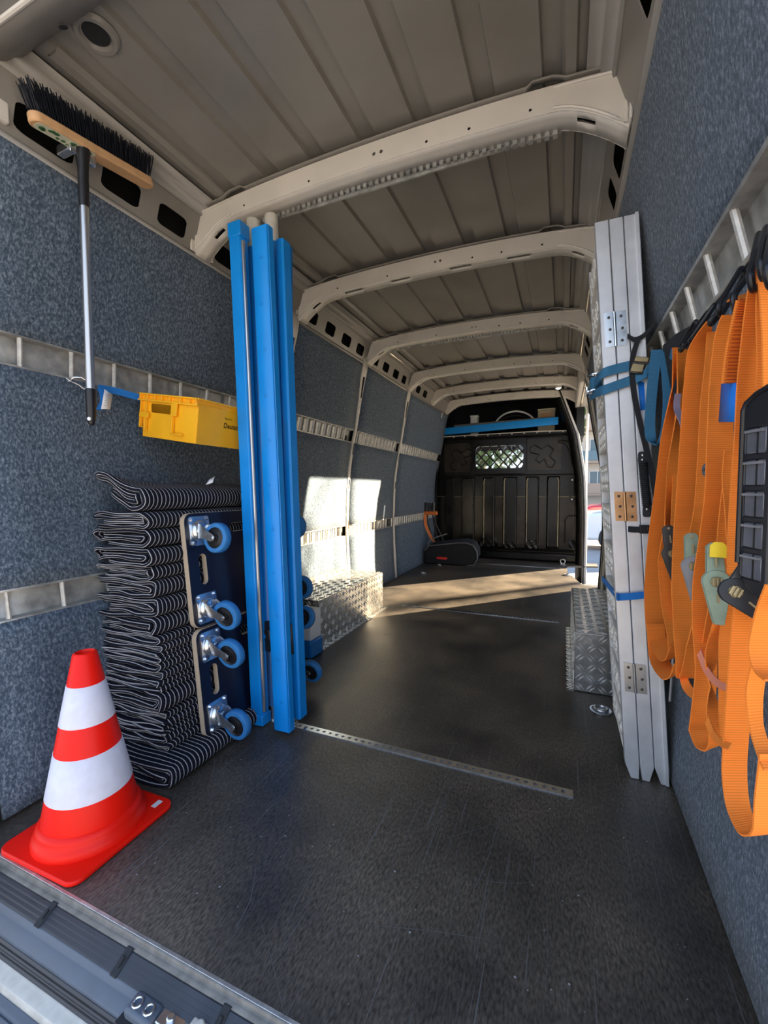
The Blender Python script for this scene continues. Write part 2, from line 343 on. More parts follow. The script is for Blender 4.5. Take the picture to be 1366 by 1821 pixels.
# ------------------------------------------------------------------ van shell
XC = -.6025; YR, YF = .53, 5.3
PROF = [(0, .8975), (.25, .912), (.5, .922), (.8, .915), (1.0, .90), (1.2, .865), (1.3, .842), (1.5, .808), (1.65, .783), (1.775, .755)]
def hw(z):
    if z <= 0: return PROF[0][1]
    for (a, b), (c, d) in zip(PROF, PROF[1:]):
        if z <= c: return b + (d - b) * (z - a) / (c - a)
    return PROF[-1][1]
NEAR = [(0, .19), (.3, .16), (.55, .14), (.8, .09), (1.3, 0), (9, 0)]
def near(z):
    for (a, b), (c, d) in zip(NEAR, NEAR[1:]):
        if z <= c: return b + (d - b) * (max(z, 0) - a) / (c - a)
    return 0
def sm(t): t = max(0, min(1, t)); return t * t * (3 - 2 * t)
def wx(side, y, z, off=0):
    """inner surface of the lining; off > 0 goes into the van"""
    x = XC + side * (hw(z) - off)
    if side < 0: x += near(z) * (1 - sm((y - 1.15) / .75))
    return x
def lin(a, b, n): return [a + (b - a) * i / n for i in range(n + 1)]

# floor
floor = structure('floor', 'dark scratched phenolic plywood load floor of the van', 'floor')
b = MB()
STEP = [(XC - .95, YR), (.36, YR), (.36, 4.05), (.17, 4.12), (.045, 4.72), (.045, 5.12), (.36, 5.2), (.36, YF + .1), (XC - .95, YF + .1)]
plate('floor_board', STEP, [], .018, lambda u, v, w: (u, v, w - .009), 'floor', floor)
b = MB(); b.box((.045, 4.0, -.25), (.5, 5.25, -.22)); b.build('entry_step', 'rubber', floor)
b = MB(); b.box((XC - .95, YR - .003, -.012), (.36, YR + .004, .001)); b.build('floor_edge', 'silver', floor, bevel=.001)
def track(name, x0, x1, y, parent, wdt=.03):
    # perforated lashing track let into the floor
    n = int((x1 - x0) / .025); holes = [circ(x0 + .0125 + k * .025, y, .0062, 8) for k in range(n)]
    plate(name, [(x0, y - wdt / 2), (x1, y - wdt / 2), (x1, y + wdt / 2), (x0, y + wdt / 2)], holes, .004, lambda u, v, w: (u, v, w + .0015), 'zinc', parent)
track('floor_track', -1.15, .037, 1.258, floor); track('floor_track', -1.09, -.014, 2.915, floor, .026); track('floor_track', -1.25, .0, 4.92, floor, .02)
b = MB()
scr = [[(905, 1100), (890, 1150), (868, 1195), (856, 1235), (859, 1285)], [(800, 1120), (760, 1180), (735, 1240), (700, 1320), (640, 1420), (600, 1500)], [(888, 1455), (870, 1520), (845, 1580)], [(560, 1545), (530, 1600), (507, 1655)], [(455, 1545), (445, 1600), (420, 1650)],
       [(382, 1345), (372, 1440), (310, 1495)], [(480, 1345), (400, 1400), (310, 1470), (215, 1560)], [(820, 1360), (780, 1450), (760, 1520)], [(1030, 1100), (1010, 1180), (960, 1300)], [(212, 1608), (195, 1628)]]
for L in scr:
    pts = []
    for p in L:
        d = ray(*p); t = -.85 / d.z; q = CAM_POS + d * t; pts.append(Vector((q.x, q.y, .0004)))
    b.ribbon(pts, Vector((1, .2, 0)), .0016, .0004, sub=8)
random.seed(17)
for k in range(46):
    x = random.uniform(-1.0, .25); y = random.uniform(.56, 3.6) if k % 2 else random.uniform(.56, 1.6); a = random.choice([.1, .35, 1.4, 1.75, -.5]) + random.gauss(0, .15); L = random.uniform(.03, .28); cv = random.gauss(0, .12)
    pts = [Vector((x + math.cos(a + cv * t) * L * t, y + math.sin(a + cv * t) * L * t, .0004)) for t in (0, .33, .66, 1)]
    if all(-1.05 < p.x < .27 for p in pts): b.ribbon(pts, Vector((-math.sin(a), math.cos(a), 0)), [.0003, .001, .0008, .0003], .0003, sub=3)
b.build('scratch', mat('scratch_grey', (.13, .125, .12), .7), floor)['kind'] = 'stuff'
b = MB(); 
for i in range(260):
    x = random.uniform(-1.0, .25); y = random.uniform(.56, 2.2); r = random.choice([.0008, .0012, .002]) ; b.add([(x + r * random.uniform(.5, 1.5) * math.cos(k), y + r * random.uniform(.5, 1.5) * math.sin(k), .0006) for k in (0, 1.2, 2.5, 3.8, 5)], [(0, 1, 2, 3, 4)])
b.build('paint_speck', mat('pale_speck', (.35, .36, .37), .8), floor)['kind'] = 'stuff'
# two little lashing eyes beside the left wall
def ring_plate(parent_or_none, x, y, r, label, rz=0, up=False):
    t = empty('lashing_ring', (x, y, .002), label, 'lashing ring')
    b = MB(); b.lathe([(r, 0), (r, .003), (r * .86, .004), (r * .72, .0015), (.0001, .001)], (x, y, .002), n=28); b.build('ring_plate', 'zinc', t)
    b = MB(); q = r * .55
    if up: b.tube([(x + q * math.cos(a), y, .012 + q + q * math.sin(a)) for a in [2 * math.pi * k / 18 for k in range(18)]], r * .12, 8, closed=True)
    else: b.tube([(x + q * math.cos(a), y + q * math.sin(a), .01) for a in [2 * math.pi * k / 18 for k in range(18)]], r * .12, 8, closed=True)
    b.cyl((x - q, y, .006), (x + q, y, .006), r * .14, 8); b.build('ring', 'steel', t)
    return t
ring_plate(None, .145, 1.79, .04, 'round recessed lashing ring in the floor at the foot of the folded ramp')
ring_plate(None, -1.30, 4.10, .04, 'small lashing ring in the floor near the left wall, nearer of two')
ring_plate(None, -1.28, 4.62, .035, 'small lashing ring in the floor by the black mat, farther of two')
ring_plate(None, .04, 4.55, .035, 'flat lashing ring in the sunlit floor beside the side door step')
ring_plate(None, .0, 5.18, .045, 'upright lashing ring in front of the bulkhead at the right', up=True)

# rear sill below the floor edge
sill = structure('trim_1', 'grey plastic rear door sill with ribbed rubber strips', 'sill')
def sillband(name, prof, m):
    b = MB(); V = []; n = len(prof)
    for x in lin(-1.6, .6, 2): V += [(x, y, z) for y, z in prof]
    b.add(V, [(k * n + i, k * n + i + 1, (k + 1) * n + i + 1, (k + 1) * n + i) for k in range(2) for i in range(n - 1)])
    return b.build(name, m, sill, solid=.006)
sillband('edge_strip', [(.531, -.001), (.528, -.010), (.522, -.014), (.512, -.0145)], 'dulledge')
def ribs(y0, z0, y1, z1, n, h=.0022):
    out = []; L = math.hypot(y1 - y0, z1 - z0); ny, nz = (z1 - z0) / L, -(y1 - y0) / L
    if nz < 0: ny, nz = -ny, -nz
    for k in range(n):
        for t, hh in ((.0, 0), (.25, h), (.7, h), (.95, 0)):
            s_ = (k + t) / n; out.append((y0 + (y1 - y0) * s_ + ny * hh, z0 + (z1 - z0) * s_ + nz * hh))
    return out
sillband('ribbed_strip', [(.514, -.017)] + ribs(.512, -.017, .482, -.031, 4), 'sillrib')
sillband('flat_strip', [(.484, -.0285), (.480, -.031), (.476, -.038), (.472, -.040), (.455, -.047), (.452, -.050)], 'sill')
sillband('lower_ribbed_strip', [(.453, -.050)] + ribs(.452, -.051, .441, -.068, 4), 'sillrib')
sillband('bumper_strip', [(.443, -.069), (.440, -.073), (.430, -.076), (.418, -.079), (.412, -.086)], 'beige')
sillband('bumper_cover', [(.416, -.088)] + ribs(.412, -.089, .36, -.105, 3, .004) + [(.34, -.14), (.34, -.5)], 'sill')
for px, py in ((108, 1609), (236, 1695), (405, 1803), (8, 1545)):
    d = ray(px, py); t = (-.022 - .85) / d.z; q = CAM_POS + d * t; b = MB(); mx = Matrix.Translation((q.x, .498, -.0205)) @ Matrix.Rotation(R(25), 4, 'X')
    b.box((-.008, -.022, 0), (.008, .02, .007), mx); b.box((-.003, -.01, .007), (.003, .006, .010), mx); b.build('clip', 'rubber', sill, bevel=.0015)
for px, py in ((178, 1728), (4, 1590)):
    d = ray(px, py); t = (-.0405 - .85) / d.z; q = CAM_POS + d * t; b = MB(); b.lathe([(.0035, .0), (.006, .001), (.0085, .0005), (.0087, 0), (.0087, -.004)], (q.x, .468, -.042), (0, -.36, .93), 16); b.build('drain_plug', 'sillrib', sill)
# door latch in its recess
la = empty('door_latch', (-.56, .47, -.042), 'black and zinc rear door latch in the sill near the floor edge', 'latch')
b = MB(); b.box((-.680, .440, -.045), (-.50, .492, -.038)); b.build('recess', 'rubber', la)
b = MB(); b.box((-.672, .448, -.040), (-.612, .482, -.020)); b.build('housing', 'sill', la, bevel=.006)
for xx in (-.655, -.628):
    b = MB(); b.tube([(xx + .008 * math.cos(k * .628), .464 + .008 * math.sin(k * .628), -.0185) for k in range(10)], .0022, 6, closed=True); b.build('bolt_ring', 'zinc', la)
b = MB(); b.box((-.61, .458, -.040), (-.560, .488, -.024)); b.cyl((-.585, .470, -.040), (-.585, .470, -.016), .007, 12); b.build('catch', 'zinc', la, bevel=.002)
b = MB(); b.box((-.550, .468, -.040), (-.518, .488, -.018)); b.cyl((-.53, .478, -.03), (-.53, .478, -.010), .008, 12); b.build('striker', 'beige', la, bevel=.003)

# walls
wallL = structure('wall_left', 'left side wall lined with blue-grey felt panels', 'wall')
wallR = structure('wall_right', 'right side wall lined with blue-grey felt panels', 'wall')
def panel(side, y0, y1, z0, z1, parent, cut=None):
    b = MB(); ys = lin(y0, y1, max(2, int((y1 - y0) / .15))); zs = lin(z0, z1, 10)
    b.grid(ys, zs, lambda y, z: (wx(side, y, z), y, z)); return b.build('carpet_panel', 'carpet', parent, solid=(-.008), smooth=.8, fix=False)
def skin(side, y0, y1, parent, m='dark', off=-.06, z0=-.1, z1=1.8):
    b = MB(); b.grid(lin(y0, y1, 8), lin(z0, z1, 12), lambda y, z: (wx(side, max(y, 1.9), z, off), y, z)); return b.build('body_skin', m, parent, fix=False)  # unseen outer skin, added to keep outside light out
def rail(side, y0, y1, z0, z1, pitch, parent, first=None, gaps=(), single=True):
    t = parent
    b = MB(); ys = lin(y0, y1, max(2, int((y1 - y0) / .15)))
    d = .022
    prof = [(z0 - .004, .006), (z0 + .004, .006), (z0 + .006, -d), (z1 - .006, -d), (z1 - .004, .006), (z1 + .004, .006)]
    n = len(prof); V = []
    for y in ys: V += [(wx(side, y, z, o), y, z) for z, o in prof]
    b.add(V, [(k * n + i, k * n + i + 1, (k + 1) * n + i + 1, (k + 1) * n + i) for k in range(len(ys) - 1) for i in range(n - 1)])
    b.build('lashing_rail', 'galv', t, solid=.002, fix=False)
    y = first if first is not None else y0 + pitch / 2; me = None
    while y < y1 - .01:
        if not any(a <= y <= c for a, c in gaps):
            p0 = Vector((wx(side, y, z0, -.003), y, z0 + .002)); p1 = Vector((wx(side, y, z1, -.003), y, z1 - .002))
            b = MB(); b.tube([p0, p1], .0065, 8); b.build('rung', 'rung', t)
        y += pitch
    for a, c in gaps:
        b = MB(); zz = (z0 + .008, z1 - .008); b.grid([a, c], zz, lambda y, z: (wx(side, y, z, -d + .0015), y, z)); b.build('rail_slot', 'dark', t, solid=.001, fix=False)
posts = [1.98, 2.87, 3.83]
RU, RL = (1.204, 1.297), (.50, .585)
# near left
for z0, z1 in ((.0, RL[0]), (RL[1], RU[0]), (RU[1], 1.775)): panel(-1, .585, 1.96, z0 + (.012 if z0 == 0 else 0), z1, wallL)
rail(-1, .585, 1.95, *RU, .14, wallL, first=.744); rail(-1, .585, 1.95, *RL, .14, wallL, first=.655)
bays = [(2.005, 2.845), (2.895, 3.805), (3.855, 5.27)]
for y0, y1 in bays:
    for z0, z1 in ((.0, RL[0]), (RL[1], RU[0]), (RU[1], 1.765)): panel(-1, y0, y1, z0, z1, wallL)
    rail(-1, y0, y1, *RU, .0695, wallL, gaps=((y1 - .085, y1 - .035),)); rail(-1, y0, y1, *RL, .0665, wallL, gaps=((y1 - .085, y1 - .035),))
skin(-1, .5, 5.4, wallL)
def post(side, y, parent, zs=(0, 1.8)):
    b = MB(); L = lin(zs[0], zs[1], 24)
    def wd(z): return .022 + (.028 * sm((z - 1.45) / .35) if z > 1.45 else 0) + .004 * math.sin(z * 9)
    us = [-1, -.8, -.35, .35, .8, 1]; ds = [.0, .010, .014, .014, .010, .0]
    slots = [(.55, .62), (.86, .93), (1.12, 1.2), (1.53, 1.68)]
    zz = sorted(set(L + [s for q in slots for s in q]))
    b.grid(list(range(6)), zz, lambda i, z: (wx(side, y, z, ds[int(i)] + .002), y + us[int(i)] * wd(z), z), hole=lambda i, z: 2 < i < 3 and any(a < z < c for a, c in slots))
    b.build('wall_post', 'post', parent, solid=.0015, fix=False)
    b = MB()
    for z in (.4, .75, 1.0, 1.35, 1.46): x = wx(side, y, z, .016); b.lathe([(.0001, .003), (.004, .003), (.005, 0)], (x, y, z), (-side, 0, 0), 8)
    b.build('post_bolt', 'steel', parent)
for y in posts: post(-1, y, wallL)
# right wall: near section up to the side door
posts_r = [1.98, 2.87, 3.75]
for z0, z1 in ((.012, RU[0]), (RU[1], 1.79)): panel(1, .53, 1.96, z0, z1, wallR)
rail(1, .53, 1.96, RU[0], RU[1], .1415, wallR, first=.584)
for y0, y1 in ((2.0, 2.85), (2.89, 3.73), (3.77, 4.05)):
    for z0, z1 in ((.0, RL[0]), (RL[1], RU[0]), (RU[1], 1.765)): panel(1, y0, y1, z0, z1, wallR)
    rail(1, y0, y1, *RU, .0695, wallR); rail(1, y0, y1, *RL, .0665, wallR)
for y in posts_r: post(1, y, wallR)
skin(1, .5, 4.05, wallR)
b = MB(); b.grid([4.05, 4.10], lin(-.1, 1.8, 12), lambda y, z: (wx(1, 4, z, .0), y, z)); b.grid([0, 1], lin(-.1, 1.8, 12), lambda u, z: (wx(1, 4, z, .0) + u * .1, 4.10, z)); b.build('door_jamb', 'post', wallR, solid=.003, fix=False)
b = MB(); b.tube([(wx(1, 4, z, .004), 4.075, z) for z in lin(-.05, 1.72, 20)], .011, 8); b.build('jamb_seal', 'rubber', wallR)
# side door opening: header and front pillar
dr = structure('door_1', 'open side loading door aperture with white pillar and rubber seal', 'door')
b = MB(); b.box((.10, 4.05, 1.77), (.36, 5.4, 2.05)); b.build('door_header', 'post', dr, bevel=.02)
def px_(z): return .205 - max(0, z - .55) * .05 - max(0, z - 1.0) * .11 - max(0, z - 1.45) * .2
b = MB(); zs = lin(-.2, 1.95, 22)
b.grid([0, 1, 2, 3], zs, lambda i, z: ((px_(z) - .06, 5.24, z), (px_(z) + .01, 5.17, z), (px_(z) + .035, 5.165, z), (px_(z) + .045, 5.30, z))[int(i)]); b.build('door_pillar', 'shell', dr, solid=.004, fix=False)
b = MB(); b.grid([0, 1], zs, lambda i, z: ((px_(z) - .075, 5.235, z), (px_(z) - .01, 5.185, z))[int(i)]); b.build('pillar_flange', 'blackpaint', dr, solid=.004, fix=False)
b = MB(); b.tube([(px_(z) + .005, 5.16, z) for z in zs], .009, 8); b.build('door_seal', 'rubber', dr)
b = MB(); b.box((px_(1) + .035, 5.31, -.2), (px_(1) + .060, 5.40, 1.9)); b.build('outer_pillar', 'shell', dr, bevel=.008)

# cant rails with rounded cut-outs
def cant(side, name, holes, parent):
    def fn(u, v, w): # u = y, v = height along the rail
        x0, z0 = hw(1.775) + .004, 1.772; x1, z1 = .712, 1.915
        t = v; nx, nz = .95, .25
        return (XC + side * (x0 + (x1 - x0) * t + w * nx), u, z0 + (z1 - z0) * t + w * nz)
    hs = []
    for a, c in holes: hs.append(round_rect(0, 0, 1, 1, .12, 4)); hs[-1] = [(a + (c - a) * p[0], .24 + .46 * p[1]) for p in round_rect(0, 0, 1, 1, .2, 4)]
    return plate(name, [(.58, 0), (5.3, 0), (5.3, 1), (.58, 1)], hs, .003, fn, 'paint', parent)
HL = [(.70, .85), (.93, 1.06), (1.13, 1.25), (1.40, 1.53), (1.62, 1.75), (2.07, 2.19), (2.285, 2.395), (2.49, 2.61), (2.70, 2.81), (2.96, 3.08), (3.17, 3.29), (3.39, 3.51), (3.6, 3.7), (4.0, 4.12), (4.22, 4.34)]
cl = structure('trim_2', 'left roof rail of grey painted steel with square cut-outs', 'trim'); cant(-1, 'roof_rail', HL, cl)
cr_ = structure('trim_3', 'right roof rail of grey painted steel with long cut-outs', 'trim'); cant(1, 'roof_rail', [(.62, .72), (.87, 1.07), (1.40, 1.56), (1.62, 1.72)] + HL[5:12], cr_)
for side, par in ((-1, cl), (1, cr_)):
    b = MB(); b.sweep([(XC + side * (hw(1.775) + .010), 0, 1.762), (XC + side * (hw(1.775) - .004), 0, 1.766), (XC + side * (hw(1.775) - .008), 0, 1.775), (XC + side * (hw(1.775) - .002), 0, 1.785)], (0, .58, 0), (0, 5.3, 0)); b.build('rail_lip', 'paint', par, solid=.002)
    b = MB(); b.sweep([(XC + side * .712, 0, 1.915), (XC + side * .704, 0, 1.913), (XC + side * .700, 0, 1.928), (XC + side * .676, 0, 1.931), (XC + side * .672, 0, 1.946), (XC + side * .640, 0, 1.950)], (0, .58, 0), (0, 5.3, 0)); b.build('rail_top_flange', 'paint', par, solid=.002)
    b = MB(); b.box((XC + side * .86 - .02, .3, 1.70), (XC + side * .86 + .02, 5.4, 2.1)); b.build('light_block', 'dark', par)  # dark box added outside the rail to block light
# ceiling
ceil = structure('ceiling', 'bare grey painted steel roof sheet with long pressed grooves', 'ceiling')
def zr(x):
    u = (x - XC) / .66; return 1.958 + .028 * (1 - u * u)
xs = []; H = {}
def addx(x, h): xs.append(x); H[x] = h
addx(XC - .665, -.004)
for k in range(-3, 4):
    c = XC + k * .187; g = .0255; sgn = .015
    for dx, h in ((-g - .005, 0), (-g, sgn), (g, sgn), (g + .005, 0)): addx(c + dx, h)
addx(XC + .665, -.004)
fine = []
for a, c in zip(xs, xs[1:]):
    fine.append(a)
    if c - a > .1: fine += [a + (c - a) * .33, a + (c - a) * .66]
fine.append(xs[-1])
b = MB(); b.grid(fine, [.5] + [.7 + .5 * i for i in range(10)] + [5.3], lambda x, y: (x, y, zr(x) + H.get(x, 0))); b.build('roof_sheet', 'paint', ceil, solid=-.002, smooth=.25, fix=False)
# raised swages near the edges of the roof
for side in (-1, 1):
    b = MB(); x = XC + side * .603; b.sweep([(x - .022, 0, zr(x) + .002), (x - .014, 0, zr(x) - .012), (x + .012, 0, zr(x) - .014), (x + .02, 0, zr(x) + .002)], (0, .72, 0), (0, 5.25, 0)); b.build('roof_swage', 'paint', ceil)
b = MB(); b.box((XC - .95, .25, 2.05), (XC + .95, 5.4, 2.09)); b.build('roof_skin', 'dark', ceil)  # unseen outer roof, added so no sun leaks in
b = MB(); b.lathe([(.052, .0), (.046, -.008), (.036, -.008), (.032, 0.0), (.030, .004)], (-1.075, .745, zr(-1.075) - .001), (0, 0, 1), 32); b.build('roof_port', 'paint', ceil)
b = MB(); b.lathe([(.0001, -.002), (.03, -.002)], (-1.075, .745, zr(-1.075)), (0, 0, 1), 24); b.build('port_hole', 'dark', ceil)
# roof bows
def bow(y, kind, wid=.07):
    t = structure('trim_%d' % (4 + len(BOWS)), 'pressed steel roof bow, ' + kind, 'roof bow'); BOWS.append(t)
    def top(x):
        u = abs(x - XC) / .742; return 1.963 - .034 * max(0, u) ** 2.2
    def low(x):
        u = abs(x - XC)
        base = 1.893 - .014 * (u / .5) ** 2
        if u > .56: base -= .088 * ((u - .56) / .182) ** 1.7
        return base
    W = .742; X = lin(XC - W, XC + W, 44)
    y0 = y - wid / 2; y1 = y + wid / 2
    outer = [(x, low(x)) for x in X] + [(x, top(x)) for x in reversed(X)]
    holes = []
    for dx in (-.035, -.01): holes.append(circ(XC + dx + .06, 1.925, .006, 8))
    for dx in (-.5, -.22, .2, .33, .5): holes.append(circ(XC + dx, 1.915 - .03 * abs(dx), .0045, 8))
    plate('front_face', outer, holes, .002, lambda u, v, w: (u, y0 + w, v), 'bow', t)
    plate('rear_face', outer, [], .002, lambda u, v, w: (u, y1 + w, v), 'bow', t)
    # under face with slots or a toothed track
    xs_ = sorted(set(lin(XC - W, XC + W, 60) + ([s for c in (-.42, -.16, .14, .40) for s in (XC + c - .05, XC + c + .05)] if kind == 'slotted' else [])))
    ys_ = [y0, y0 + .022, y0 + .036, y1]
    slots = [(XC + c - .05, XC + c + .05) for c in (-.42, -.16, .14, .40)] if kind == 'slotted' else []
    slots += [(XC - .665, XC - .62), (XC + .62, XC + .665)]
    xs_ = sorted(set(xs_ + [s for q in slots for s in q]))
    b = MB(); b.grid(xs_, ys_, lambda x, y_: (x, y_, low(x)), hole=lambda x, y_: ys_[1] < y_ < ys_[2] and any(a < x < c for a, c in slots)); b.build('under_face', 'bow', t, solid=-.0015, fix=False)
    b = MB(); b.grid(lin(XC - .7, XC + .7, 20), [y0 + .004, y1 - .004], lambda x, y_: (x, y_, low(x) + .03)); b.build('bow_shade', 'dark', t, fix=False)  # dark sheet stands for the shade inside the hollow bow
    # front flange with notches over the roof grooves
    for yy, dy in ((y0, -.012), (y1, .012)):
        b = MB(); xf = lin(XC - W, XC + W, 88)
        b.grid(xf, [0, 1, 2], lambda x, i: (x, yy + (0, dy, dy * 1.2)[int(i)], top(x) + (.0, .0015, .005)[int(i)] + (.012 if .50 < abs(x - XC) < .60 else 0) * (1 - sm((abs(x - XC) - .56) / .03)))); b.build('flange', 'paint', t, solid=.0015, fix=False)
    if kind == 'toothed':
        b = MB(); n = 52; a0 = XC - .58; st = 1.16 / n
        for k in range(n):
            xa = a0 + k * st; z = low(xa); b.box((xa, y1 - .006, z - .012), (xa + st * .55, y1 + .012, z + .001))
        b.box((a0, y1 + .006, low(XC) - .02), (a0 + 1.16, y1 + .012, low(XC) - .008)); b.build('toothed_track', 'galv', t)['kind'] = 'stuff'
    # gussets: raised rims at both ends
    for s_ in (-1, 1):
        b = MB(); pts = []
        for u in lin(.56, .735, 8): pts.append((XC + s_ * u, y0 - .003, low(XC + s_ * u) + .008))
        for u in (.738, .735, .70, .62, .56): pts.append((XC + s_ * u, y0 - .003, top(XC + s_ * u) - .008))
        b.tube(pts, .004, 6); b.build('gusset_rim', 'bow', t)
    # end pads against the roof rail
    for s_ in (-1, 1):
        b = MB(); x = XC + s_ * .744; b.box((x - .004, y0 - .022, 1.785), (x + .004, y1 + .022, 1.925)); b.build('end_pad', 'bow', t, bevel=.003)
BOWS = []
for y, k in ((1.335, 'toothed'), (2.04, 'slotted'), (2.92, 'toothed'), (3.83, 'plain'), (4.58, 'plain'), (5.2, 'plain')): bow(y, k)
LB = ['first from the rear door, with toothed track', 'second from the rear door, with long slots', 'third from the rear door, with toothed track', 'fourth from the rear door, plain', 'fifth from the rear door, just ahead of the lamps', 'sixth from the rear door, against the bulkhead']
for t, l in zip(BOWS, LB): t['label'] = 'pressed steel roof bow, ' + l
# rear header of the door opening
hd = structure('trim_10', 'grey steel header over the rear door opening', 'trim')
b = MB(); b.sweep([(0, .700, 1.975), (0, .688, 1.940), (0, .66, 1.918), (0, .63, 1.908), (0, .612, 1.912), (0, .60, 1.93), (0, .585, 1.97)], (-1.40, 0, 0), (.2, 0, 0)); b.build('header_beam', 'paint', hd, solid=.002)
b = MB(); b.tube([(-1.4, .606, 1.917), (.2, .606, 1.917)], .006, 8); b.build('fold_highlight', 'bow', hd)  # pale roll along the fold carries its highlight in the colour
b = MB(); b.tube([(-1.45, .585, 1.955), (.2, .585, 1.955)], .012, 8); b.build('header_seal', 'rubber', hd)
b = MB(); b.lathe([(.0001, 0), (.010, 0)], (-1.08, .672, 1.9185), (0, .45, -.9), 16); b.build('header_hole', 'dark', hd)
b = MB(); b.box((-1.6, .54, 1.985), (.4, .60, 2.1)); b.build('header_outer', 'shell', hd, bevel=.01)
# rear pillars
for side, nm in ((-1, 'trim_11'), (1, 'trim_12')):
    t = structure(nm, '%s rear door pillar in grey primer' % ('left' if side < 0 else 'right'), 'trim')
    y0 = .50
    b = MB(); b.grid([0, 1, 2], lin(-.1, 1.95, 14), lambda i, z: ((wx(side, .5, min(z, 1.775), .012) , y0 + .06, z), (wx(side, .5, min(z, 1.775), .006), y0 + .02, z), (wx(side, .5, min(z, 1.775), -.16), y0 - .01, z))[int(i)]); b.build('pillar', 'post' if side < 0 else 'post', t, solid=.004, fix=False)
    b = MB(); b.tube([(wx(side, .5, min(z, 1.775), .0), y0 + .012, z) for z in lin(-.02, 1.9, 14)], .010, 8); b.build('pillar_seal', 'rubber', t)
# end bracket of the left roof rail
b = MB(); b.box((-1.36, .60, 1.80), (-1.335, .69, 1.915)); b.build('corner_bracket', 'bow', cl, bevel=.006)

# bulkhead
bk = structure('wall_front', 'black pressed steel bulkhead with barred window and ribs', 'bulkhead')
BY = 5.3
def bx0(z): return -1.53
def bx1(z): return px_(z) - .02
sw = [(-1.375, -1.281), (-1.167, -1.027), (-.903, -.782), (-.663, -.526), (-.405, -.280), (-.170, -.056)]
us = sorted(set([-1.53, -1.46, .02, .10, .15] + [v for a, c in sw for v in (a - .012, a + .006, c - .006, c + .012)]))
zsb = [0, .12, .16, .19, .5, .75, .96, .985, 1.0, 1.02, 1.45, 1.50]
def bump_(x, z):
    d = 0
    if .17 < z < .99:
        for a, c in sw:
            if a < x < c: d = .022
    return d
def bfn(x, z): return (min(x, bx1(z)) if x > 0 else x, BY - bump_(x, z) + (.02 if z < .14 else 0), z)
WX0, WX1, WZ0, WZ1 = -1.002, -.445, 1.104, 1.373
us2 = sorted(set(us + [WX0, WX1])); zs2 = sorted(set(zsb + [WZ0, WZ1]))
b = MB(); b.grid(us2, zs2, bfn, hole=lambda x, z: WX0 < x < WX1 and WZ0 < z < WZ1); b.build('pressed_panel', 'blackpaint', bk, solid=-.003, smooth=.3, fix=False)
# browner lower skins between and on the ribs
for a, c in sw:
    b = MB(); b.box((a + .008, BY - .0245, .20), (c - .008, BY - .0225, .76)); b.build('rib_face', 'brownblack', bk)
prev = -1.46
for a, c in sw + [(.12, .13)]:
    if a - prev > .03: b = MB(); b.box((prev + .016, BY - .0035, .20), (a - .014, BY - .001, .76)); b.build('groove_face', 'brownblack', bk)
    prev = c
for k, (a, c) in enumerate(sw):
    for xx in (a + .002, c - .002):
        lit_edge = (k in (2, 3, 4, 5)) and ((xx < (a + c) / 2) == (k < 5))
        b = MB(); b.tube([(xx, BY - .022, .19), (xx, BY - .024, .95), (xx + (.012 if xx < (a + c) / 2 else -.012), BY - .024, .985)], .006, 6); b.build('rib_edge', 'ridge' if lit_edge else 'blackpaint', bk)  # highlight painted on one edge of each rib from the middle rightwards
for (px0, py0, px1, py1) in ((855, 955, 885, 972), (898, 962, 916, 975), (935, 960, 955, 975), (1012, 960, 1026, 975)):
    p = aty(px0, py0, BY); q = aty(px1, py1, BY); b = MB(); n = 7
    b.grid(lin(p.x, q.x, n), lin(q.z, p.z, 5), lambda x, z: (x, BY - .026 - .008 * math.sin(x * 90 + z * 60), z)); b.build('dent', 'blackpaint', bk, fix=False)
b = MB(); b.box((-1.5, BY - .03, .02), (.14, BY - .005, .10)); b.build('lower_flange', 'blackpaint', bk, bevel=.01)
# raised window box and mesh
fr = structure('window_1', 'small barred window in the black bulkhead', 'window')
plate('window_frame', [(-1.05, 1.038), (-.412, 1.038), (-.412, 1.457), (-1.05, 1.457)], [round_rect(WX0, WZ0, WX1, WZ1, .05)], .03, lambda u, v, w: (u, BY - .02 + w, v), 'blackpaint', fr, bevel=.004)
b = MB(); cxw, czw = (WX0 + WX1) / 2, (WZ0 + WZ1) / 2
def bar(c, s_):
    pts = []
    for t in lin(-.6, .6, 240):
        x = cxw + c + t; z = czw + s_ * t * 1.12
        if WX0 - .005 < x < WX1 + .005 and WZ0 - .005 < z < WZ1 + .005: pts.append((x, z))
    return pts
for s_ in (1, -1):
    for k in range(-5, 6):
        p = bar(k * .105, s_)
        if len(p) > 3:
            b = MB(); b.tube([(p[0][0], BY - .02, p[0][1]), (p[-1][0], BY - .02, p[-1][1])], .009, 6); b.build('window_bar', 'black', fr)
b = MB(); b.box((WX0 - .01, BY + .01, WZ0 - .01), (WX1 + .01, BY + .014, WZ1 + .01)); b.build('pane', 'glass', fr)
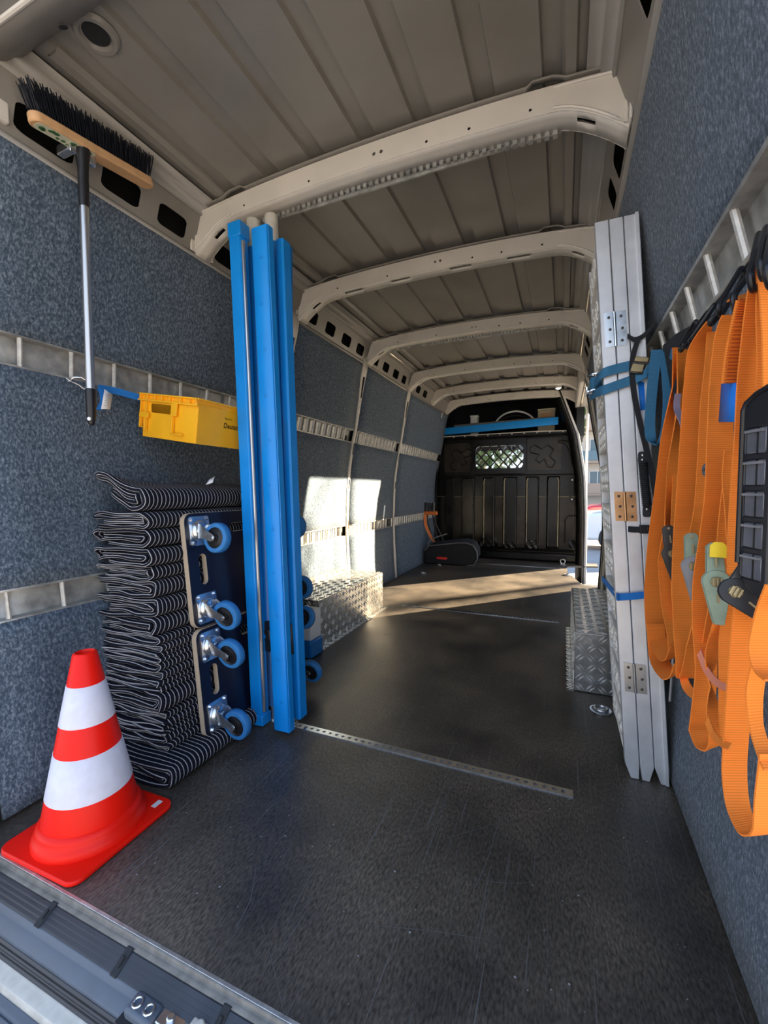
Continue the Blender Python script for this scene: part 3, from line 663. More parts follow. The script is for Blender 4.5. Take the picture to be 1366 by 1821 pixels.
# pressed cross-shaped stiffeners
def cross(cx_, cz_, s_, rot):
    L = []
    base = [(-.17, -.045), (-.13, -.075), (-.035, -.03), (-.03, -.10), (.03, -.10), (.035, -.03), (.13, -.075), (.17, -.045), (.15, .02), (.06, .03), (.04, .11), (-.04, .11), (-.06, .03), (-.15, .02)]
    for x, z in base: a = R(rot); L.append((cx_ + s_ * (x * math.cos(a) - z * math.sin(a)), BY - .012, cz_ + (x * math.sin(a) + z * math.cos(a))))
    b = MB(); b.tube(L, .0075, 6, closed=True); b.build('cross_swage', 'blackpaint', bk)
cross(-1.20, 1.24, 1, 42); cross(-.22, 1.25, -1, 42)
plate('side_plate', round_rect(-1.40, 1.07, -1.06, 1.43, .03), [], .008, lambda u, v, w: (u, BY - .006 + w, v), 'brownblack', bk, bevel=.003)
plate('side_plate', round_rect(-.405, 1.07, -.03, 1.44, .03), [], .008, lambda u, v, w: (u, BY - .006 + w, v), 'brownblack', bk, bevel=.003)
b = MB(); b.tube([(-.06, BY - .01, 1.40), (.02, BY - .02, 1.38), (.08, BY - .02, 1.26), (.10, BY - .02, 1.12)], .02, 10); b.build('corner_swage', 'blackpaint', bk)
b = MB(); b.tube([(-1.5, BY - .01, 1.02), (-.5, BY - .012, 1.02), (.12, BY - .012, 1.02)], .008, 8); b.build('cross_seam', 'blackpaint', bk)
b = MB(); b.tube([(-1.5, BY - .005, .765), (.12, BY - .005, .765)], .003, 6); b.build('sheet_seam', 'ridge', bk)
plate('hatch_frame', round_rect(.06, .70, .155, .99, .02), [round_rect(.075, .715, .14, .975, .015)], .02, lambda u, v, w: (u, BY - .012 + w, v), 'blackpaint', bk)
b = MB(); b.tube([(.02, BY - .01, .24), (.02, BY - .012, .50), (.05, BY - .012, .545), (.13, BY - .012, .55)], .007, 6); b.build('corner_swage', 'blackpaint', bk)
b = MB()
for z in (.735, .955): b.lathe([(.0001, .006), (.007, .005), (.009, 0)], (.085, BY - .02, z), (0, -1, 0), 8)
for z in (.33, .46): b.lathe([(.0001, .006), (.007, .005), (.009, 0)], (.16, BY - .02, z), (0, -1, 0), 8)
b.build('panel_screw', 'paper', bk)
# open shelf above the cab
b = MB(); b.box((-1.52, BY, 1.47), (.08, BY + .9, 1.50)); b.build('shelf_floor', 'blackpaint', bk)
b = MB(); b.box((-1.6, BY + .9, 1.4), (.2, BY + .93, 2.08)); b.box((-1.6, BY, 1.45), (-1.55, BY + .93, 2.08)); b.box((.12, BY, 1.45), (.2, BY + .93, 2.08)); b.box((-1.6, BY, 2.03), (.2, BY + .93, 2.06)); b.build('shelf_cavity', 'felt', bk)
b = MB(); b.tube([(-1.5, BY - .012, 1.515), (-1.1, BY - .014, 1.52), (-.3, BY - .014, 1.522), (.03, BY - .012, 1.512)], .006, 8)
b.build('shelf_lip', 'post', bk)
b = MB(); b.box((-1.5, BY - .006, 1.485), (.03, BY + .004, 1.51)); b.build('shelf_edge', 'blackpaint', bk)
b = MB()
for k in range(11): b.lathe([(.0001, .006), (.008, .004), (.01, 0)], (-1.42 + k * .14, BY - .012, 1.508), (0, -1, 0), 8)
b.build('lip_clip', 'steel', bk)
b = MB(); b.tube([(-1.485, 5.23, z) for z in lin(.0, 1.78, 12)], .014, 8); b.build('corner_seal', 'blackpaint', bk)

# ------------------------------------------------------------------ traffic cone
CONE = Vector((-1.088, .667, .001))
cone = empty('traffic_cone', CONE, 'red traffic cone with two white bands standing at the left rear floor edge', 'traffic cone'); cone.rotation_euler = (0, 0, R(1))
rc = Matrix.Translation(CONE) @ Matrix.Rotation(R(1.5), 4, 'Z')
def coneprof(z): return .1 - (.1 - .026) * (z - .07) / (.45 - .07)
b = MB(); outer = round_rect(-.135, -.135, .135, .135, .028, 5)
b.prism(outer, lambda u, v: rc @ Vector((u, v, 0)), lambda u, v: rc @ Vector((u, v, .011))); b.build('cone_base', 'red', cone, bevel=.003)
b = MB(); b.lathe([(.122, .010), (.121, .02), (.117, .03), (.112, .034), (.112, .044), (.108, .052), (.101, .055), (coneprof(.07), .07), (coneprof(.45), .45), (.021, .453), (.019, .448), (.018, .40)], CONE, (0, 0, 1), 48)
b.build('cone_body', 'red', cone, smooth=1.0)
for z0, z1 in ((.115, .218), (.285, .378)):
    b = MB(); b.lathe([(coneprof(z0) - .0005, z0), (coneprof(z0) + .0012, z0 + .0008), (coneprof(z1) + .0012, z1 - .0008), (coneprof(z1) - .0005, z1)], CONE, (0, 0, 1), 48); b.build('reflective_band', 'white', cone, smooth=1.0)
b = MB(); b.box((.09, .095, .0112), (.105, .120, .0118), rc); b.build('base_sticker', 'paper', cone)

# ------------------------------------------------------------------ folded blankets
lev = [1419, 1381, 1349, 1332, 1306, 1266, 1243, 1208, 1189, 1157, 1121, 1085, 1049, 1022, 986, 949, 914, 866]
def cornerx(py): return 262 + (300 - 262) * (py - 912) / (1417 - 912)
zl = []
for py in lev: zl.append(aty(cornerx(py), py, .815).z)
zl[0] = 0.001
k0 = zl[0]; zl = [z - (0 if i == 0 else 0) for i, z in enumerate(zl)]
def blanket(i, z0, z1, xr, xl, y0, y1, tilt, style, top=False):
    h = z1 - z0; th = h / 4.35; e = th * .52; ph = random.uniform(0, 6)
    P = []
    def arc(cx_, cz_, r, a0, a1, n, sx_=1.0):
        for k in range(n + 1): a = R(a0 + (a1 - a0) * k / n); P.append((cx_ + r * sx_ * math.cos(a), cz_ + r * math.sin(a)))
    zb, zt = z0 + e, z1 - e; rO = (zt - zb) / 2; zm = (zb + zt) / 2
    rI = max(rO - th * 1.12, th * .35)
    if style == 0:      # U round the right, tucked inside itself at the left
        for x in lin(xl + .02 + random.uniform(0, .03), xr - rO, 9)[:-1]: P.append((x, zb + .002 * math.sin(x * 40 + ph)))
        arc(xr - rO, zm, rO, -90, 90, 9)
        for x in lin(xr - rO, xl + rO * .5, 9)[1:-1]: P.append((x, zt + .0025 * math.sin(x * 30 + ph)))
        q = (rO - rI) / 2; arc(xl + q, zm + (rO + rI) / 2, q, 90, 270, 6, 1.2)
        for x in lin(xl + q, xr - rO - th * .4, 8)[1:-1]: P.append((x, zm + rI + .0015 * math.sin(x * 44 + ph)))
        arc(xr - rO - th * .4, zm, rI, 90, -90, 7)
        for x in lin(xr - rO - th * .4, xl + .03 + random.uniform(0, .03), 7)[1:]: P.append((x, zm - rI + .001 * math.sin(x * 50)))
    elif style == 1:    # big left loop with a small hole
        for x in lin(xl + .05, xr - rO, 9)[:-1]: P.append((x, zb + .002 * math.sin(x * 33 + ph)))
        arc(xr - rO, zm, rO, -90, 90, 9)
        for x in lin(xr - rO, xl + rO, 9)[1:-1]: P.append((x, zt + .002 * math.sin(x * 35 + ph)))
        arc(xl + rO * .8, zm + .15 * rO, rO * .85, 90, 250, 9)
        for x in lin(xl + rO, xr - rO * 1.3, 8)[1:-1]: P.append((x, zm - rI * .7 + .002 * math.sin(x * 44 + ph)))
        arc(xr - rO * 1.3, zm - rI * .1, rI * .6, -90, 90, 6)
        for x in lin(xr - rO * 1.3, xl + rO * 1.6, 7)[1:]: P.append((x, zm + rI * .5))
    else:               # flat zigzag
        zz = lin(zb, zt, 3)
        for x in lin(xl + .01, xr - th * .55, 9)[:-1]: P.append((x, zz[0] + .001 * math.sin(x * 33 + ph)))
        arc(xr - th * .6, (zz[0] + zz[1]) / 2, (zz[1] - zz[0]) / 2, -90, 90, 6)
        for x in lin(xr - th * .6, xl + .02, 9)[1:-1]: P.append((x, zz[1] + .001 * math.sin(x * 40 + ph)))
        arc(xl + .02, (zz[1] + zz[2]) / 2, (zz[2] - zz[1]) / 2, 270, 90, 6)
        for x in lin(xl + .02, xr - th * .6 - .005, 9)[1:-1]: P.append((x, zz[2] + .001 * math.sin(x * 37 + ph)))
        arc(xr - th * .6 - .005, (zz[2] + zz[3]) / 2, (zz[3] - zz[2]) / 2, -90, 90, 6)
        for x in lin(xr - th * .6 - .005, xl, 9)[1:]: P.append((x, zz[3] + .0015 * math.sin(x * 30 + ph)))
    n = len(P); N = []
    for k in range(n):
        a = P[max(0, k - 1)]; c = P[min(n - 1, k + 1)]; dx, dz = c[0] - a[0], c[1] - a[1]; L = math.hypot(dx, dz) or 1; N.append((-dz / L, dx / L))
    hth = th * .5
    rows = [(0, .12, 0), (.0012, .6, hth * .6), (.0035, .88, hth * 1.1), (.008, 1, hth * 1.7)]
    ys = [(y0 + d, s_, u_) for d, s_, u_ in rows]
    for y in lin(y0 + .05, y1, 5): ys.append((y, 1, hth * 1.7 + (y - y0 - .008)))
    V = []; U = []
    for y, s_, u_ in ys:
        for side in (1, -1):
            for k in range(n):
                wob = .006 * math.sin(k * .35 + ph) + .004 * math.sin(k * .9 + ph * 2)
                f_ = max(0, 1 - (y - y0) / .05)
                x = P[k][0] + N[k][0] * hth * s_ * side; z = P[k][1] + N[k][1] * hth * s_ * side
                z += tilt * (xr - x) + (.003 * math.sin(y * 14 + ph) if 0 < i else 0) * 0
                if top and x < xr - .02: z += .11 * max(0, (xr - .02 - x)) + (.05 * sm((1.02 - y) / .2) * sm((xr - .06 - x) / .12))
                V.append((x, y + wob * f_, z)); U.append(u_ - hth * .6 + .00125 + .0145 * 40 + .0012 * math.sin(k * .2 + ph))
    b = MB(); fs = []; uvs = []; m = 2 * n
    def q(a, c, d_, e_): fs.append((a, c, d_, e_)); uvs.append([(U[a], 0), (U[c], 0), (U[d_], 0), (U[e_], 0)])
    for r in range(len(ys) - 1):
        for k in range(n - 1):
            q(r * m + k, r * m + k + 1, (r + 1) * m + k + 1, (r + 1) * m + k); q(r * m + n + k, (r + 1) * m + n + k, (r + 1) * m + n + k + 1, r * m + n + k + 1)
        for k in (0, n - 1): q(r * m + k, (r + 1) * m + k, (r + 1) * m + n + k, r * m + n + k)
    for k in range(n - 1): q(k, n + k, n + k + 1, k + 1)
    b.add(V, fs, uvs); return b.build('folded_blanket', 'stripe', None, smooth=1.0)
random.seed(11)
ordn = ['lowest', 'second from the bottom', 'third from the bottom', 'fourth from the bottom', 'fifth from the bottom', 'sixth from the bottom', 'seventh from the bottom', 'eighth from the bottom', 'middle, ninth from the bottom',
        'eighth from the top', 'seventh from the top', 'sixth from the top', 'fifth from the top', 'fourth from the top', 'third from the top', 'second from the top', 'topmost, its left end flipped up']
sty = [0, 2, 2, 2, 0, 2, 2, 2, 2, 1, 0, 0, 0, 1, 1, 0, 0]
for i in range(len(zl) - 1):
    z0, z1 = zl[i], zl[i + 1]; zm = (z0 + z1) / 2
    xr = -1.078 - .08 * zm + random.uniform(-.006, .004) + (.070 if i < 1 else .0)
    py = (lev[i] + lev[i + 1]) / 2; yy = atx(cornerx(py), py, xr).y
    xl = -1.322 - .052 * sm(zm / .4) + random.uniform(-.010, .010)
    yy = max(.80, min(.89, yy)) + random.uniform(-.006, .006)
    if i == len(zl) - 2: xl += .03; xr -= .0
    o = blanket(i, z0 + .0008, z1 - .0008, xr, xl, yy, 1.22 if i == 0 else 1.46, 0, sty[i], top=(i == len(zl) - 2))
    tag(o, 'black striped moving blanket, folded, %s of the tall stack' % ordn[i], 'blanket', 'folded moving blankets stacked at the left wall')
b = MB(); b.add([tuple(atx(366, 862, -1.15)), tuple(atx(378, 858, -1.13)), tuple(atx(382, 847, -1.14)), tuple(atx(372, 853, -1.15))], [(0, 1, 2, 3)]); o = b.build('care_label', 'paper', o, solid=.001)

# ------------------------------------------------------------------ dollies
VN = Vector((-.10, 0, 1)).normalized(); NN = Vector((VN.z, 0, -VN.x)).normalized()
def dolly(zlo, zhi, label):
    org = Vector((-1.040 - .1 * zlo, 1.0, zlo)); L = .555; Hh = (zhi - zlo) / VN.z
    t = empty('furniture_dolly', org, label, 'dolly', 'furniture dollies standing on edge')
    def fn(u, v, w): return org + Vector((0, u, 0)) + VN * v + NN * (w - .009)
    slots = [round_rect(.045, Hh / 2 - .05, .075, Hh / 2 + .05, .0149, 5), round_rect(.20, Hh - .075, .33, Hh - .045, .0149, 5)]
    plate('board', round_rect(0, 0, L, Hh, .03, 5), slots, .018, fn, 'ply', t)
    # thin dark film on both faces
    inn = round_rect(.0012, .0012, L - .0012, Hh - .0012, .029, 5); sl2 = [round_rect(.044, Hh / 2 - .051, .076, Hh / 2 + .051, .0159, 5), round_rect(.199, Hh - .076, .331, Hh - .044, .0159, 5)]
    plate('film_face', inn, sl2, .001, lambda u, v, w: fn(u, v, w + .0098), 'board', t)
    for u, v in ((.058, Hh - .06), (.058, .06), (L - .06, Hh - .06), (L - .06, .06)):
        base = fn(u, v, .0103)
        ca = empty('caster', base); ca.parent = t; ca.matrix_parent_inverse = t.matrix_basis.inverted()
        jig = random.uniform(-.25, .25); dn = (-VN * math.cos(jig) + Vector((0, 1, 0)) * math.sin(jig)); axd = dn.cross(NN).normalized()
        def loc(a, b_, c): return base + Vector((0, a, 0)) + VN * b_ + NN * c
        b = MB(); b.prism(round_rect(-.042, -.048, .042, .048, .008, 3), lambda p, q_: loc(p, q_, 0), lambda p, q_: loc(p, q_, .003))
        for sa in (-1, 1):
            for sb in (-1, 1): b.lathe([(.0062, 0), (.0062, .004), (.0035, .006), (.0001, .0062)], loc(sa * .032, sb * .038, .003), NN, 6)
        b.lathe([(.033, .003), (.034, .008), (.030, .014), (.026, .016), (.025, .020), (.008, .021), (.007, .026), (.0001, .027)], base, NN, 20)
        b.build('mounting_plate', 'zinc', ca, bevel=0)
        wc = base + NN * .078 + dn * .028
        b = MB()
        for s_ in (-1, 1):
            a0 = base + NN * .018; off = axd * (.0195 * s_)
            def pt(n_, d_, o_=0): return a0 + NN * n_ + dn * d_ + off + axd * (.0018 * s_ * o_)
            prof = [(0, -.022), (0, .026), (.02, .028), (.052, .040), (.064, .036), (.068, .026), (.062, .018), (.03, .0), (.012, -.018)]
            V = [pt(a, c) for a, c in prof] + [pt(a, c, 1.4) for a, c in prof]; n = len(prof)
            b.add(V, [tuple(range(n)), tuple(range(2 * n - 1, n - 1, -1))] + [(i, i + n, (i + 1) % n + n, (i + 1) % n) for i in range(n)])
        b.cyl(wc - axd * .025, wc + axd * .025, .0045, 8); b.lathe([(.0001, .004), (.007, .003), (.0075, 0)], wc - axd * .0215, -axd, 6); b.lathe([(.0001, .004), (.007, .003), (.0075, 0)], wc + axd * .0215, axd, 6)
        b.build('fork', 'zinc', ca)
        b = MB(); b.lathe([(.034, -.013), (.046, -.0125), (.049, -.009), (.049, .009), (.046, .0125), (.034, .013)], wc, axd, 32); b.build('tyre', 'tyre', ca, smooth=.8)
        b = MB(); b.lathe([(.008, -.015), (.012, -.015), (.013, -.010), (.030, -.008), (.034, -.012), (.034, .012), (.030, .008), (.013, .010), (.012, .015), (.008, .015)], wc, axd, 28); b.build('wheel_hub', 'black', ca)
    return t
dolly(.405, .778, 'black plywood dolly with blue wheels, upper of two leaning on the blankets')
dolly(.050, .400, 'black plywood dolly with blue wheels, lower of two leaning on the blankets')

# ------------------------------------------------------------------ blocking poles between floor track and roof bow
def obar(b, A, B, sx_, sy_, tw=0, poly=None):
    A = Vector(A); B = Vector(B); ax = (B - A).normalized(); u = Vector((1, 0, 0)); u = (u - u.dot(ax) * ax).normalized()
    v = ax.cross(u)
    if v.y < 0: v = -v
    if tw: u, v = u * math.cos(tw) + v * math.sin(tw), v * math.cos(tw) - u * math.sin(tw)
    poly = poly or [(-sx_ / 2, -sy_ / 2), (sx_ / 2, -sy_ / 2), (sx_ / 2, sy_ / 2), (-sx_ / 2, sy_ / 2)]
    b.prism(poly, lambda p, q: A + u * p + v * q, lambda p, q: B + u * p + v * q)
def upoly(wd, dp, t): return [(-wd / 2, -dp / 2), (wd / 2, -dp / 2), (wd / 2, dp / 2), (wd / 2 - t, dp / 2), (wd / 2 - t, -dp / 2 + t), (-wd / 2 + t, -dp / 2 + t), (-wd / 2 + t, dp / 2), (-wd / 2, dp / 2)]
def lerp(A, B, t): return Vector(A).lerp(Vector(B), t)
def pole(pt, pb, yt, yb, gp, label, side):
    T = aty(*pt, yt); B = aty(*pb, yb); T = Vector((T.x, T.y, min(T.z, 1.853)))
    B = B + (T - B) * ((.012 - B.z) / (T.z - B.z))
    t = empty('blocking_pole', B, label, 'blocking pole', 'telescopic blocking poles at the left')
    L = (T - B).length
    def at(z): return B + (T - B) * ((z - B.z) / (T.z - B.z))
    zg = gp
    b = MB(); b.cyl(at(zg - .02), at(1.84), .0235, 24); b.lathe([(.0235, 0), (.022, .004), (.010, .005), (.008, .012), (.0001, .013)], at(1.84), (T - B).normalized(), 20); 
    b.build('upper_tube', 'beige', t)
    b = MB(); b.cyl(at(.36), at(zg), .027, 24); b.build('blue_tube', 'bluedeep', t)
    b = MB(); obar(b, at(.262), at(.375), .06, .06); obar(b, at(.30), at(.345), .052, .066); b.build('lever_housing', 'black', t, bevel=.006)
    b = MB(); b.cyl(at(.32) + Vector((side * .002, -.033, 0)), at(.32) + Vector((side * .002, -.036, 0)), .009, 14); b.build('release_button', 'blue', t)
    b = MB(); obar(b, at(.055), at(.262), .026, .03); 
    for k in range(16): zz = .07 + k * .0115; q = at(zz); b.box((q.x + .013, q.y - .012, q.z - .003), (q.x + .020, q.y + .004, q.z + .003))
    b.build('toothed_bar', 'zinc', t)
    b = MB(); b.cyl(B, at(.06), .008, 10); b.lathe([(.014, 0), (.014, .006), (.008, .008)], B + Vector((0, 0, -.008)), (0, 0, 1), 14); b.build('foot_pin', 'steel', t)
    return t
pole((450, 392), (486, 1270), 1.31, 1.262, 1.735, 'blue telescopic blocking pole with grey top, left of the wide blue profile', -1)
pole((482, 380), (522, 1262), 1.315, 1.268, 1.74, 'blue telescopic blocking pole with taller grey top, right of the wide blue profile', 1)
# left square protector profile with a rod in its slot
A = aty(464, 1270, 1.222); B = aty(424, 404, 1.235); A.z = .004
t = empty('square_blue_bar', A, 'square blue plastic bar with steel rod along its side, leftmost of the upright bars', 'plastic bar')
b = MB(); obar(b, A, B, .05, .045, poly=[(-.025, -.022), (.018, -.022), (.022, -.016), (.022, .02), (-.025, .02)]); b.build('bar_body', 'blue', t, bevel=.002)
for f0, f1 in ((.0, .022), (.975, 1.004)): b = MB(); obar(b, lerp(A, B, f0), lerp(A, B, f1), .056, .050); b.build('end_cap', 'blue', t, bevel=.003)
b = MB(); b.cyl(lerp(A, B, .03) + Vector((.029, -.014, 0)), lerp(A, B, .965) + Vector((.029, -.014, 0)), .0065, 10); b.build('steel_rod', 'steel', t)
# wide flat profile in front
A = aty(506, 1296, 1.20); B = aty(466, 407, 1.195); A.z = max(A.z, .004)
t = empty('wide_blue_profile', A, 'wide light blue plastic profile standing in front of the poles', 'plastic bar')
b = MB(); obar(b, A, B, .066, .03, poly=[(-.034, -.012), (-.026, -.017), (.026, -.017), (.034, -.012), (.034, .012), (.029, .012), (.029, -.009), (-.029, -.009), (-.029, .012), (-.034, .012)]); b.build('profile_body', 'blue', t)
for k in range(11):
    b = MB(); q = lerp(A, B, .06 + k * .088) + Vector((.004 * (-1) ** k, -.0168, 0)); b.lathe([(.0055, 0), (.0055, .0008), (.004, .0008), (.004, 0)], q, (0, -1, 0), 12); b.build('moulded_mark', 'bluedeep', t)
b = MB(); obar(b, lerp(A, B, 0) + Vector((.030, -.0165, 0)), lerp(A, B, 1) + Vector((.030, -.0165, 0)), .004, .003); b.build('edge_bead', 'blue', t)
# right narrow profile
A = aty(533, 1273, 1.275); B = aty(502, 431, 1.275); A.z = max(A.z, .004)
t = empty('narrow_blue_profile', A, 'narrow blue plastic angle profile, rightmost of the upright bars', 'plastic bar')
b = MB(); obar(b, A, B, .05, .05, poly=[(-.012, -.020), (-.004, -.024), (.012, -.024), (.018, -.018), (.018, .02), (.012, .02), (.012, -.016), (-.004, -.018), (-.010, -.014)]); b.build('profile_body', 'blue', t)
A = aty(500, 1262, 1.31); B = aty(497, 432, 1.32); A.z = max(A.z, .03)
t = empty('rear_blue_profile', A, 'deep blue U profile half hidden behind the right blocking pole', 'plastic bar')
b = MB(); obar(b, A + Vector((.022, .03, 0)), B + Vector((.006, .03, 0)), .036, .03, poly=upoly(.036, .03, .005)); b.build('profile_body', 'bluedeep', t)

# ------------------------------------------------------------------ broom
hx = -1.262
t = empty('broom', (hx, .81, 1.03), 'broom with wooden head and black bristles hung from the left roof rail', 'broom')
HA = Vector((-1.262, .705, 1.795)); HB = Vector((-1.262, 1.03, 1.842)); hd_ = (HB - HA); hl = hd_.length; hd_.normalize(); up = Vector((.0, 0, 1)); upv = (up - up.dot(hd_) * hd_).normalized(); ov = hd_.cross(upv)
if ov.x < 0: ov = -ov
def hf(u, v, w): return HA + hd_ * u + upv * v + ov * w
b = MB(); poly = round_rect(-.012, -.022, hl + .012, .022, .021, 6)
b.prism(poly, lambda p, q: hf(p, -.004, q + .0), lambda p, q: hf(p, .02, q + .0)); b.build('broom_head', 'wood', t, bevel=.004)
b = MB(); b.prism(round_rect(.0, -.017, .15, .017, .012, 4), lambda p, q: hf(p, -.0045, q), lambda p, q: hf(p, -.0055, q)); b.build('head_sticker', 'cream', t)
random.seed(5); b = MB()
for k in range(16): b.prism(circ(.012 + random.uniform(0, .125), random.uniform(-.010, .010), random.uniform(.004, .008), 7), lambda p, q: hf(p, -.0056, q), lambda p, q: hf(p, -.0062, q))
b.build('sticker_leaf_print', 'greenprint', t)
b = MB(); random.seed(3)
for k in range(46):
    for j in range(5):
        u = hl * (k + .5) / 46; v = (j - 2) * .008; sp = (u / hl - .5) * .03
        for q in range(3):
            du, dv = random.uniform(-.006, .006) + sp, v * .35 + random.uniform(-.006, .006)
            p = hf(u, .018, v); e = hf(u + du, .086 + random.uniform(-.004, .004), v + dv); b.tube([p, e], .0014, 3, cap=False)
b.build('bristles', 'bristle', t)['kind'] = 'stuff'
J = hf(hl * .36, -.004, 0); TIP = atx(163, 757, -1.262); d = (TIP - J).normalized()
b = MB(); b.tube([J + d * -.002, J + d * .02, J + d * .05, J + d * .085], [.020, .018, .014, .013], 16); b.build('handle_socket', 'black', t)
b = MB(); b.cyl(J + d * .08, J + d * .155, .0135, 16); b.build('locking_sleeve', 'black', t)
b = MB(); b.cyl(J + d * .15, TIP - d * .10, .0115, 16); b.build('handle', 'steel', t)
b = MB(); b.tube([TIP - d * .105, TIP - d * .10, TIP - d * .03, TIP - d * .006, TIP], [.0125, .0135, .0125, .009, .004], 16); b.build('end_grip', 'black', t)
b = MB(); b.lathe([(.0001, .001), (.005, .001), (.0055, 0)], TIP - d * .018 + Vector((.006, -.0105, 0)), (.4, -.9, 0), 14); b.build('hanging_hole', 'paper', t)
cp = empty('broom_clip', (-1.32, .84, 1.83), 'small zinc clip on the roof rail holding the broom head', 'clip')
for s_ in (-1, 1): b = MB(); q = J + Vector((-.01, s_ * .026, -.005)); b.box((q.x - .045, q.y - .010, q.z - .016), (q.x + .012, q.y + .010, q.z + .010)); b.box((q.x + .008, q.y - .010, q.z - .02), (q.x + .014, q.y + .010, q.z + .012)); b.build('clip_jaw', 'zinc', cp, bevel=.003)

# hook on the rail and crate strap
t = empty('rail_hook', (-1.42, .85, 1.2), 'bent wire hook on the left rail beside the broom handle', 'hook')
b = MB(); pts = [atx(122, 678, -1.425), atx(131, 671, -1.415), atx(145, 671, -1.40), atx(153, 676, -1.395), atx(155, 688, -1.395), atx(150, 692, -1.40), atx(140, 684, -1.405), atx(126, 678, -1.41), atx(118, 672, -1.42)]
b.tube(pts, .0028, 8); b.build('wire', 'zinc', t)
WD = Vector((0, 0, 1))
t = empty('crate_strap', (-1.38, .95, 1.16), 'blue lashing strap with white label holding the yellow crate on the rail', 'strap')
b = MB(); b.ribbon([atx(175, 690, -1.40), atx(205, 695, -1.40), atx(245, 706, -1.385), atx(290, 716, -1.36), atx(325, 722, -1.35)], Vector((.05, .1, 1)), .022, .002); b.build('webbing', 'brightweb', t)
b = MB(); b.ribbon([atx(180, 690, -1.395), atx(184, 712, -1.39), atx(176, 729, -1.385)], Vector((0, 1, .1)), .02, .002); b.build('webbing_tail', 'brightweb', t)
b = MB(); b.add([atx(186, 692, -1.385), atx(200, 702, -1.385), atx(196, 728, -1.383), atx(180, 727, -1.383)], [(0, 1, 2, 3)]); b.build('label', 'paper', t, solid=.0006)
b = MB()
for k in range(6):
    v = .18 + k * .12; L0 = atx(186, 692, -1.384).lerp(atx(180, 727, -1.382), v); L1 = atx(200, 702, -1.384).lerp(atx(196, 728, -1.382), v); s_ = L0.lerp(L1, .2); e = L0.lerp(L1, random.uniform(.6, .85)); b.tube([s_, e], .0004, 4)
b.build('label_print', 'inkblack', t)

# ------------------------------------------------------------------ yellow crate
C0 = Vector((-1.115, 1.055, 1.004)); 
RX = Matrix.Rotation(R(9), 4, 'Y') ; CW, CL_, CH = .262, .40, .145
CM = Matrix.Translation(C0) @ RX
def cf(u, v, w): return CM @ Vector((-CW + u, v, w))      # u 0..CW left->right, v along depth, w up
t = empty('postal_crate', C0, 'yellow plastic postal crate hung on the left wall rail behind the broom', 'crate')
b = MB(); th = .004
def cbox(lo, hi):
    b.hexa([cf(lo[0], lo[1], lo[2]), cf(hi[0], lo[1], lo[2]), cf(hi[0], hi[1], lo[2]), cf(lo[0], hi[1], lo[2]), cf(lo[0], lo[1], hi[2]), cf(hi[0], lo[1], hi[2]), cf(hi[0], hi[1], hi[2]), cf(lo[0], hi[1], hi[2])])
def tap(z): return .008 * (1 - z / CH)
# walls, with an opening in the near one
pl = [(0 + tap(0), 0), (CW - tap(0), 0), (CW, CH), (0, CH)]
plate('near_wall', pl, [round_rect(.045, CH - .060, CW - .105, CH - .030, .006, 3)], .004, lambda u, v, w: cf(u, w + tap(v), v), 'crate', t, bevel=.001)
plate('far_wall', pl, [], .004, lambda u, v, w: cf(u, CL_ + w - tap(v), v), 'crate', t)
for s_, nm in ((0, 'left_wall'), (1, 'right_wall')):
    plate('side_wall', [(tap(0), 0), (CL_ - tap(0), 0), (CL_, CH), (0, CH)], [], .004, (lambda u, v, w: cf(CW + w - tap(v), u, v)) if s_ else (lambda u, v, w: cf(w + tap(v), u, v)), 'crate', t)
b = MB(); cbox((.006, .006, 0), (CW - .006, CL_ - .006, .005)); b.build('crate_base', 'crate', t, bevel=.002)
b = MB(); 
for lo, hi in (((-.008, -.012, CH - .024), (CW + .006, -.001, CH - .018)), ((-.008, -.012, CH - .003), (CW + .006, .0, CH + .002)), ((CW, -.012, CH - .003), (CW + .01, CL_ + .01, CH + .002)), ((CW, -.010, CH - .016), (CW + .005, CL_ + .01, CH - .013)), ((-.010, -.012, CH - .003), (0, CL_ + .01, CH + .002)), ((-.01, CL_, CH - .003), (CW + .01, CL_ + .01, CH + .002))): cbox(lo, hi)
for u in (.0, .035, .07, .105, .14, .19, .23, CW - .002): cbox((u, -.012, CH - .022), (u + .003, -.001, CH - .002))
b.build('rim', 'crate', t, bevel=.001)
for lo, hi in [((u, -.010, w0), (u + .004, .001, CH - .02)) for u, w0 in ((CW - .105, .02), (.03, .02), (.004, .03))] + [((CW - .11, -.011, CH - .065), (CW - .085, -.004, CH - .02)), ((.004, -.011, CH - .08), (.045, -.003, CH - .062)), ((CW - .105, -.010, .02), (CW - .055, -.0, .024)), ((.004, -.010, .03), (.035, -.0, .034))]:
    b = MB(); cbox(lo, hi); b.build('end_rib', 'crate', t, bevel=.001)
text_mesh('crate_lettering', 'Deutsche Post', .0245, lambda u, v, w: cf(CW + .0028 - tap(.068 + v), .118 + u, .068 + v), 'inkblack', t, bold=.0004)
text_mesh('crate_small_lettering', 'Eigentum', .010, lambda u, v, w: cf(CW + .0028 - tap(.098 + v), .118 + u, .098 + v), 'inkblack', t)

